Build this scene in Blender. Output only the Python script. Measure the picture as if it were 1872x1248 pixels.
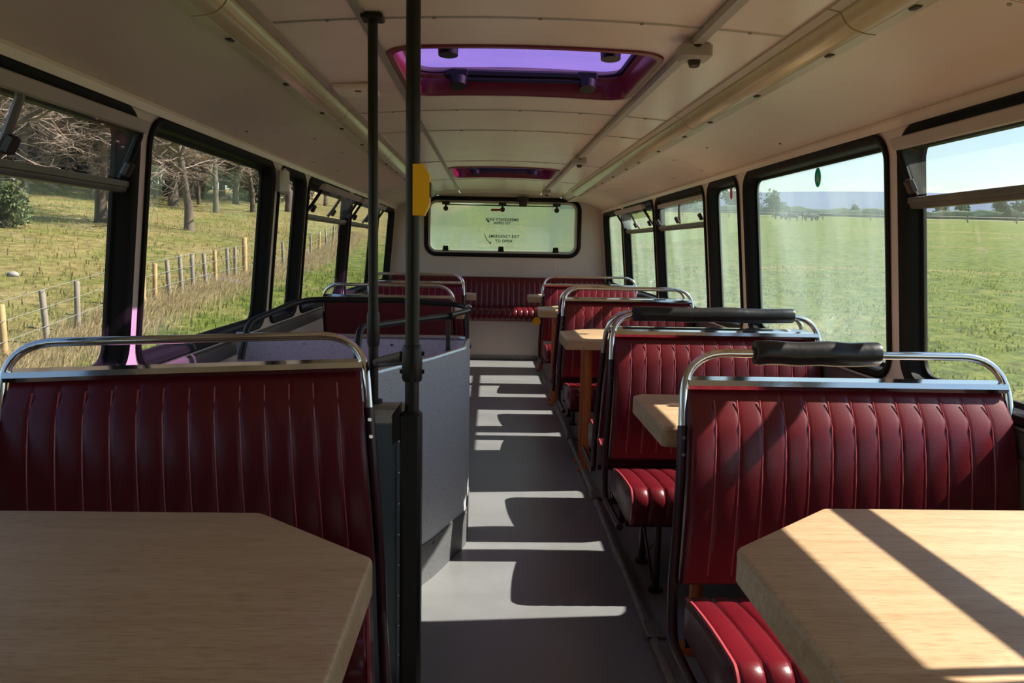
import bpy, bmesh, math, random
from mathutils import Vector, Matrix
random.seed(7)
SC = bpy.context.scene
for o in list(bpy.data.objects): bpy.data.objects.remove(o)
COL = SC.collection
PI = math.pi
# ------------------------------------------------------------------ camera
EYE = 1.15
FZ = -0.05                      # floor level
cam = bpy.data.cameras.new('camera'); cam.sensor_width = 36.0; cam.lens = 28.0
cam.clip_start = 0.02; cam.clip_end = 4000
co = bpy.data.objects.new('camera', cam); COL.objects.link(co)
co.matrix_world = (Matrix.Translation((0, 0, EYE)) @ Matrix.Rotation(-math.radians(1.72), 4, 'Z')
                   @ Matrix.Rotation(math.radians(90 - 6.79), 4, 'X') @ Matrix.Rotation(0.019, 4, 'Z'))
SC.camera = co
# ------------------------------------------------------------------ light
SUN = Vector((-1.03, -0.085, -1.0)).normalized()
world = bpy.data.worlds.new('world'); SC.world = world; world.use_nodes = True
nt = world.node_tree; nt.nodes.clear()
sky = nt.nodes.new('ShaderNodeTexSky'); sky.sky_type = 'NISHITA'; sky.sun_disc = False
sky.sun_elevation = math.asin(-SUN.z); sky.sun_rotation = math.radians(90)
sky.air_density = 1.25; sky.dust_density = 0.4; sky.ozone_density = 2.5
bg = nt.nodes.new('ShaderNodeBackground'); bg.inputs[1].default_value = 0.115
wo = nt.nodes.new('ShaderNodeOutputWorld')
nt.links.new(sky.outputs[0], bg.inputs[0]); nt.links.new(bg.outputs[0], wo.inputs[0])
sl = bpy.data.lights.new('sun', 'SUN'); sl.energy = 9.5; sl.angle = math.radians(0.55); sl.color = (1.0, 0.92, 0.8)
so = bpy.data.objects.new('sun', sl); COL.objects.link(so)
so.rotation_euler = SUN.to_track_quat('-Z', 'Y').to_euler(); so.location = (6, 2, 8)
SC.view_settings.view_transform = 'Standard'; SC.view_settings.look = 'None'
SC.view_settings.gamma = 1.0; SC.view_settings.use_curve_mapping = False
SC.view_settings.exposure = 0.65

# ------------------------------------------------------------------ materials
M = {}
def mat(name, col, rough=0.5, metal=0.0, var=0.0, scale=8.0, bump=0.0, bscale=60.0, stretch=(1, 1, 1), col2=None, spec=0.5, coat=0.0, sss=0):
    m = bpy.data.materials.new(name); m.use_nodes = True; M[name] = m
    t = m.node_tree; b = t.nodes['Principled BSDF']
    b.inputs['Base Color'].default_value = (*col, 1); b.inputs['Roughness'].default_value = rough
    b.inputs['Metallic'].default_value = metal; b.inputs['Specular IOR Level'].default_value = spec
    b.inputs['Coat Weight'].default_value = coat
    if var > 0 or bump > 0 or col2:
        tc = t.nodes.new('ShaderNodeTexCoord'); mp = t.nodes.new('ShaderNodeMapping')
        mp.inputs['Scale'].default_value = stretch; t.links.new(tc.outputs['Object'], mp.inputs[0])
    if var > 0 or col2:
        n = t.nodes.new('ShaderNodeTexNoise'); n.inputs['Scale'].default_value = scale; n.inputs['Detail'].default_value = 6
        n.inputs['Roughness'].default_value = 0.6
        t.links.new(mp.outputs[0], n.inputs[0])
        r = t.nodes.new('ShaderNodeValToRGB')
        c2 = col2 or tuple(max(0, c * (1 - var)) for c in col)
        c1 = col if col2 else tuple(min(1, c * (1 + var * 0.6)) for c in col)
        r.color_ramp.elements[0].position = 0.3; r.color_ramp.elements[1].position = 0.7
        r.color_ramp.elements[0].color = (*c2, 1); r.color_ramp.elements[1].color = (*c1, 1)
        t.links.new(n.outputs[0], r.inputs[0]); t.links.new(r.outputs[0], b.inputs['Base Color'])
    if bump > 0:
        n2 = t.nodes.new('ShaderNodeTexNoise'); n2.inputs['Scale'].default_value = bscale; n2.inputs['Detail'].default_value = 4
        t.links.new(mp.outputs[0], n2.inputs[0])
        bp = t.nodes.new('ShaderNodeBump'); bp.inputs['Strength'].default_value = bump; bp.inputs['Distance'].default_value = 0.01
        t.links.new(n2.outputs[0], bp.inputs['Height']); t.links.new(bp.outputs[0], b.inputs['Normal'])
    return m
def glass(name, tint, dirt=0.05, dirtcol=(0.8, 0.85, 0.8), refl=0.35):
    m = bpy.data.materials.new(name); m.use_nodes = True; M[name] = m
    t = m.node_tree; t.nodes.clear()
    out = t.nodes.new('ShaderNodeOutputMaterial')
    tr = t.nodes.new('ShaderNodeBsdfTransparent'); tr.inputs[0].default_value = (*tint, 1)
    gl = t.nodes.new('ShaderNodeBsdfGlossy'); gl.inputs['Roughness'].default_value = 0.015; gl.inputs[0].default_value = (0.9, 0.95, 0.95, 1)
    df = t.nodes.new('ShaderNodeBsdfTranslucent'); df.inputs[0].default_value = (*dirtcol, 1)
    dd = t.nodes.new('ShaderNodeBsdfDiffuse'); dd.inputs[0].default_value = (*dirtcol, 1)
    mx0 = t.nodes.new('ShaderNodeMixShader'); t.links.new(df.outputs[0], mx0.inputs[1]); t.links.new(dd.outputs[0], mx0.inputs[2])
    lw = t.nodes.new('ShaderNodeLayerWeight'); lw.inputs[0].default_value = 0.5
    pw = t.nodes.new('ShaderNodeMath'); pw.operation = 'POWER'; pw.inputs[1].default_value = 4.0
    t.links.new(lw.outputs['Facing'], pw.inputs[0])
    ml = t.nodes.new('ShaderNodeMath'); ml.operation = 'MULTIPLY_ADD'; ml.inputs[1].default_value = refl; ml.inputs[2].default_value = 0.022
    t.links.new(pw.outputs[0], ml.inputs[0])
    mx1 = t.nodes.new('ShaderNodeMixShader'); t.links.new(ml.outputs[0], mx1.inputs[0])
    t.links.new(tr.outputs[0], mx1.inputs[1]); t.links.new(gl.outputs[0], mx1.inputs[2])
    tc = t.nodes.new('ShaderNodeTexCoord')
    mp = t.nodes.new('ShaderNodeMapping'); mp.inputs['Scale'].default_value = (1, 1.6, 0.45); t.links.new(tc.outputs['Object'], mp.inputs[0])
    n = t.nodes.new('ShaderNodeTexNoise'); n.inputs['Scale'].default_value = 3.0; n.inputs['Detail'].default_value = 5
    t.links.new(mp.outputs[0], n.inputs[0])
    mr = t.nodes.new('ShaderNodeMapRange'); mr.inputs[1].default_value = 0.25; mr.inputs[2].default_value = 0.75
    mr.inputs[3].default_value = dirt * 0.35; mr.inputs[4].default_value = dirt * 1.6
    t.links.new(n.outputs[0], mr.inputs[0])
    mx2 = t.nodes.new('ShaderNodeMixShader'); t.links.new(mr.outputs[0], mx2.inputs[0])
    t.links.new(mx1.outputs[0], mx2.inputs[1]); t.links.new(mx0.outputs[0], mx2.inputs[2])
    t.links.new(mx2.outputs[0], out.inputs[0])
    return m
def thin_leaf(name, c1, c2, scale=1.0, through=0.5):
    m = bpy.data.materials.new(name); m.use_nodes = True; M[name] = m
    t = m.node_tree; t.nodes.clear(); out = t.nodes.new('ShaderNodeOutputMaterial')
    tc = t.nodes.new('ShaderNodeTexCoord'); n = t.nodes.new('ShaderNodeTexNoise'); n.inputs['Scale'].default_value = scale; n.inputs['Detail'].default_value = 6
    t.links.new(tc.outputs['Object'], n.inputs[0])
    r = t.nodes.new('ShaderNodeValToRGB'); r.color_ramp.elements[0].position = 0.3; r.color_ramp.elements[1].position = 0.7
    r.color_ramp.elements[0].color = (*c2, 1); r.color_ramp.elements[1].color = (*c1, 1); t.links.new(n.outputs[0], r.inputs[0])
    d = t.nodes.new('ShaderNodeBsdfDiffuse'); l = t.nodes.new('ShaderNodeBsdfTranslucent'); mx = t.nodes.new('ShaderNodeMixShader'); mx.inputs[0].default_value = through
    t.links.new(r.outputs[0], d.inputs[0]); t.links.new(r.outputs[0], l.inputs[0])
    t.links.new(d.outputs[0], mx.inputs[1]); t.links.new(l.outputs[0], mx.inputs[2]); t.links.new(mx.outputs[0], out.inputs[0])
    return m
def wood(name, c1, c2):
    m = bpy.data.materials.new(name); m.use_nodes = True; M[name] = m
    t = m.node_tree; b = t.nodes['Principled BSDF']; b.inputs['Roughness'].default_value = 0.38
    tc = t.nodes.new('ShaderNodeTexCoord'); mp = t.nodes.new('ShaderNodeMapping'); mp.inputs['Scale'].default_value = (1.2, 14, 14)
    t.links.new(tc.outputs['Object'], mp.inputs[0])
    n = t.nodes.new('ShaderNodeTexNoise'); n.inputs['Scale'].default_value = 4; n.inputs['Detail'].default_value = 8; n.inputs['Distortion'].default_value = 0.6
    t.links.new(mp.outputs[0], n.inputs[0])
    r = t.nodes.new('ShaderNodeValToRGB'); r.color_ramp.elements[0].position = 0.28; r.color_ramp.elements[1].position = 0.72
    r.color_ramp.elements[0].color = (*c2, 1); r.color_ramp.elements[1].color = (*c1, 1)
    t.links.new(n.outputs[0], r.inputs[0])
    mp2 = t.nodes.new('ShaderNodeMapping'); mp2.inputs['Scale'].default_value = (6, 60, 60); t.links.new(tc.outputs['Object'], mp2.inputs[0])
    n2 = t.nodes.new('ShaderNodeTexNoise'); n2.inputs['Scale'].default_value = 5; n2.inputs['Detail'].default_value = 3
    t.links.new(mp2.outputs[0], n2.inputs[0])
    r2 = t.nodes.new('ShaderNodeValToRGB'); r2.color_ramp.elements[0].position = 0.3; r2.color_ramp.elements[1].position = 0.5
    r2.color_ramp.elements[0].color = (0.78, 0.72, 0.66, 1); r2.color_ramp.elements[1].color = (1, 1, 1, 1)
    t.links.new(n2.outputs[0], r2.inputs[0])
    mm = t.nodes.new('ShaderNodeMix'); mm.data_type = 'RGBA'; mm.blend_type = 'MULTIPLY'; mm.inputs[0].default_value = 1.0
    t.links.new(r.outputs[0], mm.inputs[6]); t.links.new(r2.outputs[0], mm.inputs[7]); t.links.new(mm.outputs[2], b.inputs['Base Color'])
    return m
def speckle(name, c1, c2, rough=0.45):
    m = bpy.data.materials.new(name); m.use_nodes = True; M[name] = m
    t = m.node_tree; b = t.nodes['Principled BSDF']; b.inputs['Roughness'].default_value = rough
    tc = t.nodes.new('ShaderNodeTexCoord'); v = t.nodes.new('ShaderNodeTexNoise'); v.inputs['Scale'].default_value = 140; v.inputs['Detail'].default_value = 2
    t.links.new(tc.outputs['Object'], v.inputs[0])
    r = t.nodes.new('ShaderNodeValToRGB'); r.color_ramp.elements[0].position = 0.33; r.color_ramp.elements[1].position = 0.45
    r.color_ramp.elements[0].color = (*c2, 1); r.color_ramp.elements[1].color = (*c1, 1)
    t.links.new(v.outputs[0], r.inputs[0]); t.links.new(r.outputs[0], b.inputs['Base Color'])
    return m

mat('ceiling_cream', (0.84, 0.675, 0.565), 0.25, var=0.07, scale=2.5)
mat('cove_cream', (0.72, 0.575, 0.485), 0.42, var=0.06, scale=2.0)
mat('wall_cream', (0.54, 0.445, 0.40), 0.5, var=0.08, scale=2.5)
mat('pillar_cream', (0.70, 0.58, 0.51), 0.45, var=0.05, scale=4)
mat('seam_dark', (0.20, 0.155, 0.12), 0.6)
mat('bead_metal', (0.42, 0.37, 0.31), 0.4, metal=0.4, var=0.15)
mat('rubber', (0.006, 0.0055, 0.0055), 0.6, bump=0.1, bscale=40, spec=0.2)
mat('black_paint', (0.009, 0.009, 0.008), 0.40, var=0.2, scale=20, spec=0.35)
mat('black_foam', (0.012, 0.012, 0.013), 0.33, bump=0.25, bscale=18)
mat('chrome', (0.78, 0.77, 0.75), 0.12, metal=1.0, bump=0.02, bscale=30)
mat('aluminium', (0.55, 0.55, 0.55), 0.3, metal=0.9, bump=0.05, bscale=50)
mat('alu_frame', (0.15, 0.135, 0.125), 0.45, metal=0.3, var=0.15)
mat('red_vinyl', (0.115, 0.0055, 0.011), 0.30, var=0.14, scale=5, bump=0.03, bscale=220, spec=0.5)
mat('red_vinyl_dark', (0.13, 0.010, 0.018), 0.36, var=0.18, scale=5, bump=0.08, bscale=200)
mat('cushion_end', (0.10, 0.035, 0.042), 0.35, var=0.12, scale=6)
mat('red_piping', (0.40, 0.06, 0.075), 0.3)
mat('frame_paint', (0.045, 0.010, 0.014), 0.35, var=0.2, scale=14)
mat('orange_paint', (0.50, 0.115, 0.012), 0.4, var=0.12, scale=9)
mat('yellow_plastic', (0.95, 0.50, 0.010), 0.4)
mat('floor_vinyl', (0.21, 0.21, 0.215), 0.30, var=0.10, scale=5, bump=0.06, bscale=90)
mat('floor_rail_metal', (0.20, 0.19, 0.18), 0.4, metal=0.5, var=0.3, scale=25)
speckle('stair_laminate', (0.50, 0.52, 0.555), (0.36, 0.375, 0.41))
speckle('stair_kick', (0.10, 0.10, 0.105), (0.06, 0.06, 0.065), 0.55)
speckle('cream_laminate', (0.55, 0.51, 0.46), (0.42, 0.39, 0.35))
mat('blue_grey_panel', (0.13, 0.17, 0.19), 0.4, var=0.08)
mat('panel_cap', (0.33, 0.27, 0.22), 0.4)
wood('table_wood', (0.58, 0.405, 0.245), (0.47, 0.30, 0.165))
wood('table_edge', (0.56, 0.36, 0.19), (0.42, 0.25, 0.12))
mat('diffuser', (0.60, 0.50, 0.30), 0.16, var=0.16, scale=6, stretch=(1, 0.3, 1))
mat('light_channel', (0.50, 0.41, 0.31), 0.35, var=0.08)
mat('dark_plastic', (0.03, 0.018, 0.012), 0.4)
mat('hatch_maroon', (0.16, 0.012, 0.030), 0.3, var=0.1)
mat('grey_plastic', (0.40, 0.35, 0.31), 0.45)
mat('white_plastic', (0.62, 0.56, 0.52), 0.45)
mat('hopper_rail', (0.42, 0.36, 0.31), 0.4, var=0.06)
mat('steel_dot', (0.45, 0.42, 0.38), 0.35, metal=0.8)
mat('red_handle', (0.32, 0.035, 0.015), 0.4)
mat('print_black', (0.012, 0.015, 0.012), 0.6)
thin_leaf('sticker_green', (0.02, 0.24, 0.16), (0.02, 0.20, 0.13), 5, 0.6); thin_leaf('sticker_white', (0.85, 0.85, 0.78), (0.8, 0.8, 0.72), 5, 0.6); thin_leaf('sticker_red', (0.32, 0.03, 0.07), (0.28, 0.03, 0.06), 5, 0.6)
mat('sticker_yellow', (0.7, 0.45, 0.08), 0.5)
glass('window_glass', (0.95, 0.965, 0.965), 0.025, (0.75, 0.82, 0.78), 0.32)
glass('right_glass', (0.94, 0.965, 0.965), 0.085, (0.68, 0.84, 0.84), 0.32)
glass('rear_glass', (0.95, 0.985, 0.96), 0.40, (0.88, 1.0, 0.92), 0.25)
glass('hatch_glass', (0.80, 0.58, 0.92), 0.08, (0.6, 0.4, 0.8), 0.2)

# ------------------------------------------------------------------ mesh helpers
class MB:
    def __init__(s): s.v = []; s.f = []
    def add(s, vs, fs):
        n = len(s.v); s.v += [tuple(p) for p in vs]; s.f += [tuple(i + n for i in f) for f in fs]; return s
    def box(s, x0, x1, y0, y1, z0, z1):
        return s.add([(x0,y0,z0),(x1,y0,z0),(x1,y1,z0),(x0,y1,z0),(x0,y0,z1),(x1,y0,z1),(x1,y1,z1),(x0,y1,z1)],
                     [(0,3,2,1),(4,5,6,7),(0,1,5,4),(1,2,6,5),(2,3,7,6),(3,0,4,7)])
    def cbox(s, c, d, R=None, bev=0.0):
        hx, hy, hz = d[0]/2, d[1]/2, d[2]/2; R = R or Matrix.Identity(3)
        if bev <= 0:
            vs = [(-hx,-hy,-hz),(hx,-hy,-hz),(hx,hy,-hz),(-hx,hy,-hz),(-hx,-hy,hz),(hx,-hy,hz),(hx,hy,hz),(-hx,hy,hz)]
            fs = [(0,3,2,1),(4,5,6,7),(0,1,5,4),(1,2,6,5),(2,3,7,6),(3,0,4,7)]
        else:
            vs = []; fs = []
            rings = [(-hz, bev), (-hz+bev, 0), (hz-bev, 0), (hz, bev)]
            for z, b in rings:
                x, y = hx-b, hy-b; q = bev
                vs += [(-x+q,-y,z),(x-q,-y,z),(x,-y+q,z),(x,y-q,z),(x-q,y,z),(-x+q,y,z),(-x,y-q,z),(-x,-y+q,z)]
            for k in range(3):
                for i in range(8): a=k*8+i; b=k*8+(i+1)%8; fs.append((a,b,b+8,a+8))
            fs.append(tuple(range(7,-1,-1))); fs.append(tuple(range(24,32)))
        c = Vector(c); return s.add([c + R @ Vector(v) for v in vs], fs)
    def tube(s, path, r, n=10, cap=True):
        P = [Vector(p) for p in path]; m = len(P)
        T = []
        for i in range(m):
            t = (P[min(i+1, m-1)] - P[max(i-1, 0)]); T.append(t.normalized())
        up = Vector((0,0,1)) if abs(T[0].z) < 0.9 else Vector((1,0,0))
        a = T[0].cross(up).normalized(); vs = []; fs = []
        for i in range(m):
            a = (a - T[i]*a.dot(T[i])).normalized(); b = T[i].cross(a)
            rr = r[i] if isinstance(r, (list, tuple)) else r
            for k in range(n):
                an = 2*PI*k/n; vs.append(P[i] + a*(rr*math.cos(an)) + b*(rr*math.sin(an)))
        for i in range(m-1):
            for k in range(n):
                k2 = (k+1) % n; fs.append((i*n+k, i*n+k2, (i+1)*n+k2, (i+1)*n+k))
        if cap: fs.append(tuple(range(n-1,-1,-1))); fs.append(tuple((m-1)*n+k for k in range(n)))
        return s.add(vs, fs)
    def loft(s, loops, closed=True, cap=False):
        n = len(loops[0]); vs = [p for L in loops for p in L]; fs = []
        for i in range(len(loops)-1):
            for k in range(n if closed else n-1):
                k2 = (k+1) % n; fs.append((i*n+k, i*n+k2, (i+1)*n+k2, (i+1)*n+k))
        if cap: fs.append(tuple(range(n-1,-1,-1))); fs.append(tuple((len(loops)-1)*n+k for k in range(n)))
        return s.add(vs, fs)
    def prism(s, poly, f0, f1):            # poly list of 2d; f0,f1 map 2d -> 3d
        n = len(poly)
        return s.add([f0(p) for p in poly]+[f1(p) for p in poly],
                     [tuple(range(n-1,-1,-1)), tuple(range(n,2*n))]+[(i,(i+1)%n,n+(i+1)%n,n+i) for i in range(n)])
    def disc(s, c, r, axis, h, n=16, r2=None):
        c = Vector(c); ax = Vector(axis).normalized()
        return s.tube([c, c+ax*h], [r, r2 if r2 is not None else r], n)
    def ball(s, c, r, n=10, sc=(1,1,1)):
        c = Vector(c); loops = []
        m = max(4, n//2)
        for j in range(m+1):
            th = PI*j/m; th = min(max(th, 0.02), PI-0.02)
            loops.append([c+Vector((sc[0]*r*math.sin(th)*math.cos(2*PI*k/n), sc[1]*r*math.sin(th)*math.sin(2*PI*k/n), sc[2]*r*math.cos(th))) for k in range(n)])
        return s.loft(loops, cap=True)
    def mesh(s, name, material, smooth=None):
        me = bpy.data.meshes.new(name); me.from_pydata([tuple(p) for p in s.v], [], s.f)
        bm = bmesh.new(); bm.from_mesh(me); bmesh.ops.recalc_face_normals(bm, faces=bm.faces[:])
        if smooth is not None:
            for f in bm.faces: f.smooth = True
            for e in bm.edges:
                if len(e.link_faces) == 2 and e.calc_face_angle(0) > smooth: e.smooth = False
        bm.to_mesh(me); bm.free()
        me.materials.append(M[material] if isinstance(material, str) else material)
        return me
    def build(s, name, material, parent=None, smooth=math.radians(35)):
        return link(name, s.mesh(name, material, smooth), parent)
def link(name, me, parent=None):
    o = bpy.data.objects.new(name, me); COL.objects.link(o)
    if parent is not None: o.parent = parent
    return o
def tag(o, label=None, cat=None, group=None, kind=None):
    if label: o['label'] = label
    if cat: o['category'] = cat
    if group: o['group'] = group
    if kind: o['kind'] = kind
    return o
def empty(name, loc=(0,0,0), rz=0.0):
    o = bpy.data.objects.new(name, None); COL.objects.link(o); o.location = loc; o.rotation_euler = (0,0,rz); o.empty_display_size = 0.1; return o
def copy_tree(o, parent=None):
    c = o.copy(); COL.objects.link(c)
    if parent is not None: c.parent = parent
    for ch in list(o.children): copy_tree(ch, c)
    return c
def struct(o, label=None):
    o['kind'] = 'structure'
    if label: o['label'] = label
    return o
def fillet(pts, r, seg=6, lim=0.49):
    P = [Vector(p) for p in pts]; out = [P[0]]
    for i in range(1, len(P)-1):
        rr = r[i] if isinstance(r, dict) and i in r else (r if not isinstance(r, dict) else 0)
        a = (P[i-1]-P[i]); b = (P[i+1]-P[i]); la, lb = a.length, b.length; a.normalize(); b.normalize()
        ang = a.angle(b)
        if rr <= 0 or ang > 3.1: out.append(P[i]); continue
        d = min(rr/math.tan(ang/2), la*lim, lb*lim)
        p0 = P[i]+a*d; p2 = P[i]+b*d
        for k in range(seg+1):
            t = k/seg; out.append(p0*(1-t)**2 + P[i]*2*t*(1-t)*1.0 + p2*t*t)
    out.append(P[-1]); return out
def rrect(x0, x1, y0, y1, r, k=6):
    pts = []
    for cx, cy, a0 in ((x1-r, y1-r, 0), (x0+r, y1-r, PI/2), (x0+r, y0+r, PI), (x1-r, y0+r, 1.5*PI)):
        for i in range(k+1):
            a = a0+PI/2*i/k; pts.append((cx+r*math.cos(a), cy+r*math.sin(a)))
    return pts
def resample_ring(inner, outer_poly, c):
    """pairs of points inner/outer seen from c, for a plate with a hole"""
    def hit(poly, a):
        d = (math.cos(a), math.sin(a)); best = None
        for i in range(len(poly)):
            p, q = poly[i], poly[(i+1) % len(poly)]
            ex, ey = q[0]-p[0], q[1]-p[1]; den = d[0]*ey-d[1]*ex
            if abs(den) < 1e-12: continue
            t = ((p[0]-c[0])*ey-(p[1]-c[1])*ex)/den; u = ((p[0]-c[0])*d[1]-(p[1]-c[1])*d[0])/den
            if t > 0 and -1e-7 <= u <= 1+1e-7 and (best is None or t > best): best = t
        return (c[0]+d[0]*best, c[1]+d[1]*best)
    angs = sorted({round(math.atan2(p[1]-c[1], p[0]-c[0]), 6) for p in list(inner)+list(outer_poly)} | {round(-PI+2*PI*i/72+0.001, 6) for i in range(72)})
    return [hit(inner, a) for a in angs], [hit(outer_poly, a) for a in angs]
def densify(poly, step):
    out = []
    for i in range(len(poly)):
        p, q = poly[i], poly[(i+1) % len(poly)]; L = math.hypot(q[0]-p[0], q[1]-p[1]); n = max(1, int(L/step))
        out += [(p[0]+(q[0]-p[0])*k/n, p[1]+(q[1]-p[1])*k/n) for k in range(n)]
    return out

# ================================================================== THE BUS
XC = 0.10                       # centre line of the bus
SILL, HEAD = 0.70, 1.53
Y0, Y1 = -1.6, 8.98
def wx(z):                      # half width of the side wall at height z
    return 1.22 if z < SILL else 1.22 - 0.075*(z-SILL)/(HEAD-SILL)
def side_pt(s, u, v, d=0.0):    # s=+1 right, -1 left; u along the bus, v height, d outwards
    return (XC + s*(wx(v)+d), u, v)
def ceil_z(x):
    t = (x-XC)/0.67; return 1.73 - 0.03*t*t
# ---- floor
fm = MB(); fm.box(XC-1.24, XC+1.24, Y0, Y1, FZ-0.06, FZ)
struct(fm.build('floor', 'floor_vinyl'), 'dark grey vinyl floor running down the aisle of the bus')
# ---- side walls with window openings
BAYS = [(-1.45, 0.71), (0.83, 2.445), (2.53, 3.945), (4.05, 4.605), (4.69, 6.055), (6.145, 7.51), (7.63, 8.80)]
WZ0, WZ1 = SILL+0.045, HEAD-0.01
TH = 0.045
win_id = 0
SIDES = {1: 'right', -1: 'left'}
ORD = ['beside the viewer', 'first', 'second', 'narrow third', 'fourth', 'fifth', 'last']
def side_wall(s):
    w = MB()
    # lower panel
    a = [side_pt(s, Y0, FZ), side_pt(s, Y1, FZ), side_pt(s, Y1, SILL), side_pt(s, Y0, SILL)]
    b = [side_pt(s, Y0, FZ, TH), side_pt(s, Y1, FZ, TH), side_pt(s, Y1, SILL, TH), side_pt(s, Y0, SILL, TH)]
    w.add(a+b, [(0,1,2,3),(7,6,5,4),(0,4,5,1),(0,3,7,4),(1,5,6,2)])
    # window band, cut into bays
    edges = [Y0]
    for i in range(len(BAYS)-1): edges.append((BAYS[i][1]+BAYS[i+1][0])/2)
    edges.append(Y1)
    for i, (u0, u1) in enumerate(BAYS):
        e0, e1 = edges[i], edges[i+1]
        hole = rrect(u0, u1, WZ0, WZ1, 0.085, 6)
        outer = [(e1, HEAD+0.03), (e0, HEAD+0.03), (e0, SILL), (e1, SILL)]
        hi, ho = resample_ring(hole, outer, ((u0+u1)/2, (WZ0+WZ1)/2))
        w.loft([[side_pt(s, *p) for p in ho], [side_pt(s, *p) for p in hi], [side_pt(s, *p, TH) for p in hi], [side_pt(s, *p, TH) for p in ho]])
    return w.build('wall_'+SIDES[s], 'pillar_cream')
def window(s, i, hopper):
    global win_id
    win_id += 1
    u0, u1 = BAYS[i]
    root = empty('window_%d' % win_id, side_pt(s, (u0+u1)/2, WZ0)); 
    root['kind'] = 'structure'
    sd = SIDES[s]
    root['label'] = '%s side window of the bus, %s from the camera%s' % (sd, ORD[i], ', with a tilting top pane' if hopper else '')
    inv = Matrix.Translation(-Vector(root.location))
    def put(mb, name, m, sm=math.radians(35), parent=None):
        mb.v = [tuple(Vector(p)-Vector(root.location)) for p in mb.v]
        return mb.build(name, m, parent or root, sm)
    prof = [(-0.012, -0.003), (-0.012, -0.010), (-0.004, -0.014), (0.014, -0.008), (0.020, 0.0), (0.022, 0.040), (0.034, 0.044), (0.034, 0.056), (0.0, 0.060)]
    f = MB(); loops = []
    for ins, d in prof:
        loops.append([side_pt(s, *p, d) for p in rrect(u0+ins, u1-ins, WZ0+ins, WZ1-ins, max(0.02, 0.085-ins), 6)])
    f.loft(loops); put(f, 'frame', 'rubber')
    gm = 'right_glass' if s > 0 and i != 1 else 'window_glass'
    ins = 0.03
    TB = 1.305                   # transom height
    def pane(z0, z1, d, name, r0=0.03, r1=0.03):
        g = MB(); L = rrect(u0+ins, u1-ins, z0, z1, 0.03, 4)
        g.loft([[side_pt(s, *p, d) for p in L], [side_pt(s, *p, d+0.005) for p in L]], cap=True)
        return put(g, name, gm)
    if not hopper:
        pane(WZ0+ins, WZ1-ins, 0.046, 'pane'); return root
    pane(WZ0+ins, TB-0.005, 0.046, 'pane')
    t = MB()                     # transom bar: stepped aluminium section
    a = u0+0.02; b = u1-0.02
    sec = [(TB-0.018, 0.044), (TB-0.018, 0.016), (TB-0.010, 0.010), (TB-0.004, 0.010), (TB-0.002, 0.004), (TB+0.014, 0.004), (TB+0.016, 0.012), (TB+0.020, 0.044)]
    t.loft([[side_pt(s, a, z, d) for z, d in sec], [side_pt(s, b, z, d) for z, d in sec]], cap=True); put(t, 'transom', 'alu_frame')
    # hopper leaf hinged on the transom
    tilt = (0.055 if i == 1 else 0.095) if hopper == 'open' else 0.0
    zb, zt = TB+0.020, (1.478 if hopper == 'open' else WZ1-0.05)
    def hp(u, k, d=0.0):         # k 0 bottom..1 top of the leaf
        z = zb+(zt-zb)*k; p = Vector(side_pt(s, u, z, 0.020 - tilt*k + d)); return p
    a = u0+0.05; b = u1-0.05
    r = MB()
    for uu in ((a, b) if True else ()):
        pass
    sec = [(0.86, -0.012), (0.88, -0.018), (1.06, -0.018), (1.10, -0.006), (1.08, 0.012), (0.9, 0.012)]
    r.loft([[hp(a-0.015, k, d) for k, d in sec], [hp(a+0.0, k, d) for k, d in sec], [hp(b, k, d) for k, d in sec], [hp(b+0.015, k, d) for k, d in sec]], cap=True)
    lf = put(r, 'hopper_rail', 'hopper_rail')
    mid = 1.80 if i == 1 else (a+b)/2
    for nm, uu in (('hopper_stile', a), ('hopper_stile', b), ('hopper_mullion', mid)):
        q = MB(); q.tube([hp(uu, 0.0, -0.006), hp(uu, 0.3, -0.010), hp(uu, 0.8, -0.008), hp(uu, 0.97, 0.0)], 0.010, 6); put(q, nm, 'alu_frame' if nm == 'hopper_mullion' else 'rubber')
    g = MB()
    for (p0, p1) in ((a+0.008, mid-0.008), (mid+0.008, b-0.008)):
        g = MB(); c = [hp(p0, 0.02), hp(p1, 0.02), hp(p1, 0.95), hp(p0, 0.95)]; n = Vector((s*0.004, 0, 0))
        g.loft([c, [x+n for x in c]], cap=True); put(g, 'hopper_pane', gm)
    for uu in ((mid, b-0.03) if i == 1 else (a+0.03, mid, b-0.03)):
        q = MB()
        q.cbox(hp(uu, 0.16, -0.028), (0.022, 0.03, 0.045), Matrix.Rotation(-s*0.5, 3, 'Y'), 0.005); put(q, 'hopper_catch', 'dark_plastic')
    # dark lintel strip above the leaf
    q = MB(); q.loft([[side_pt(s, u0+0.03, z, d) for z, d in ((WZ1-0.055, 0.046), (WZ1-0.055, 0.02), (WZ1-0.02, 0.012), (WZ1-0.02, 0.046))],
                      [side_pt(s, u1-0.03, z, d) for z, d in ((WZ1-0.055, 0.046), (WZ1-0.055, 0.02), (WZ1-0.02, 0.012), (WZ1-0.02, 0.046))]], cap=True); put(q, 'lintel_strip', 'rubber')
    return root
for s in (1, -1):
    struct(side_wall(s), '%s side wall of the bus, cream pillars between black framed windows' % SIDES[s])
    for i in range(7):
        h = None
        if i in (1, 5): h = 'open'
        if i == 4: h = 'open' if s < 0 else 'closed'
        window(s, i, h)
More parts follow.
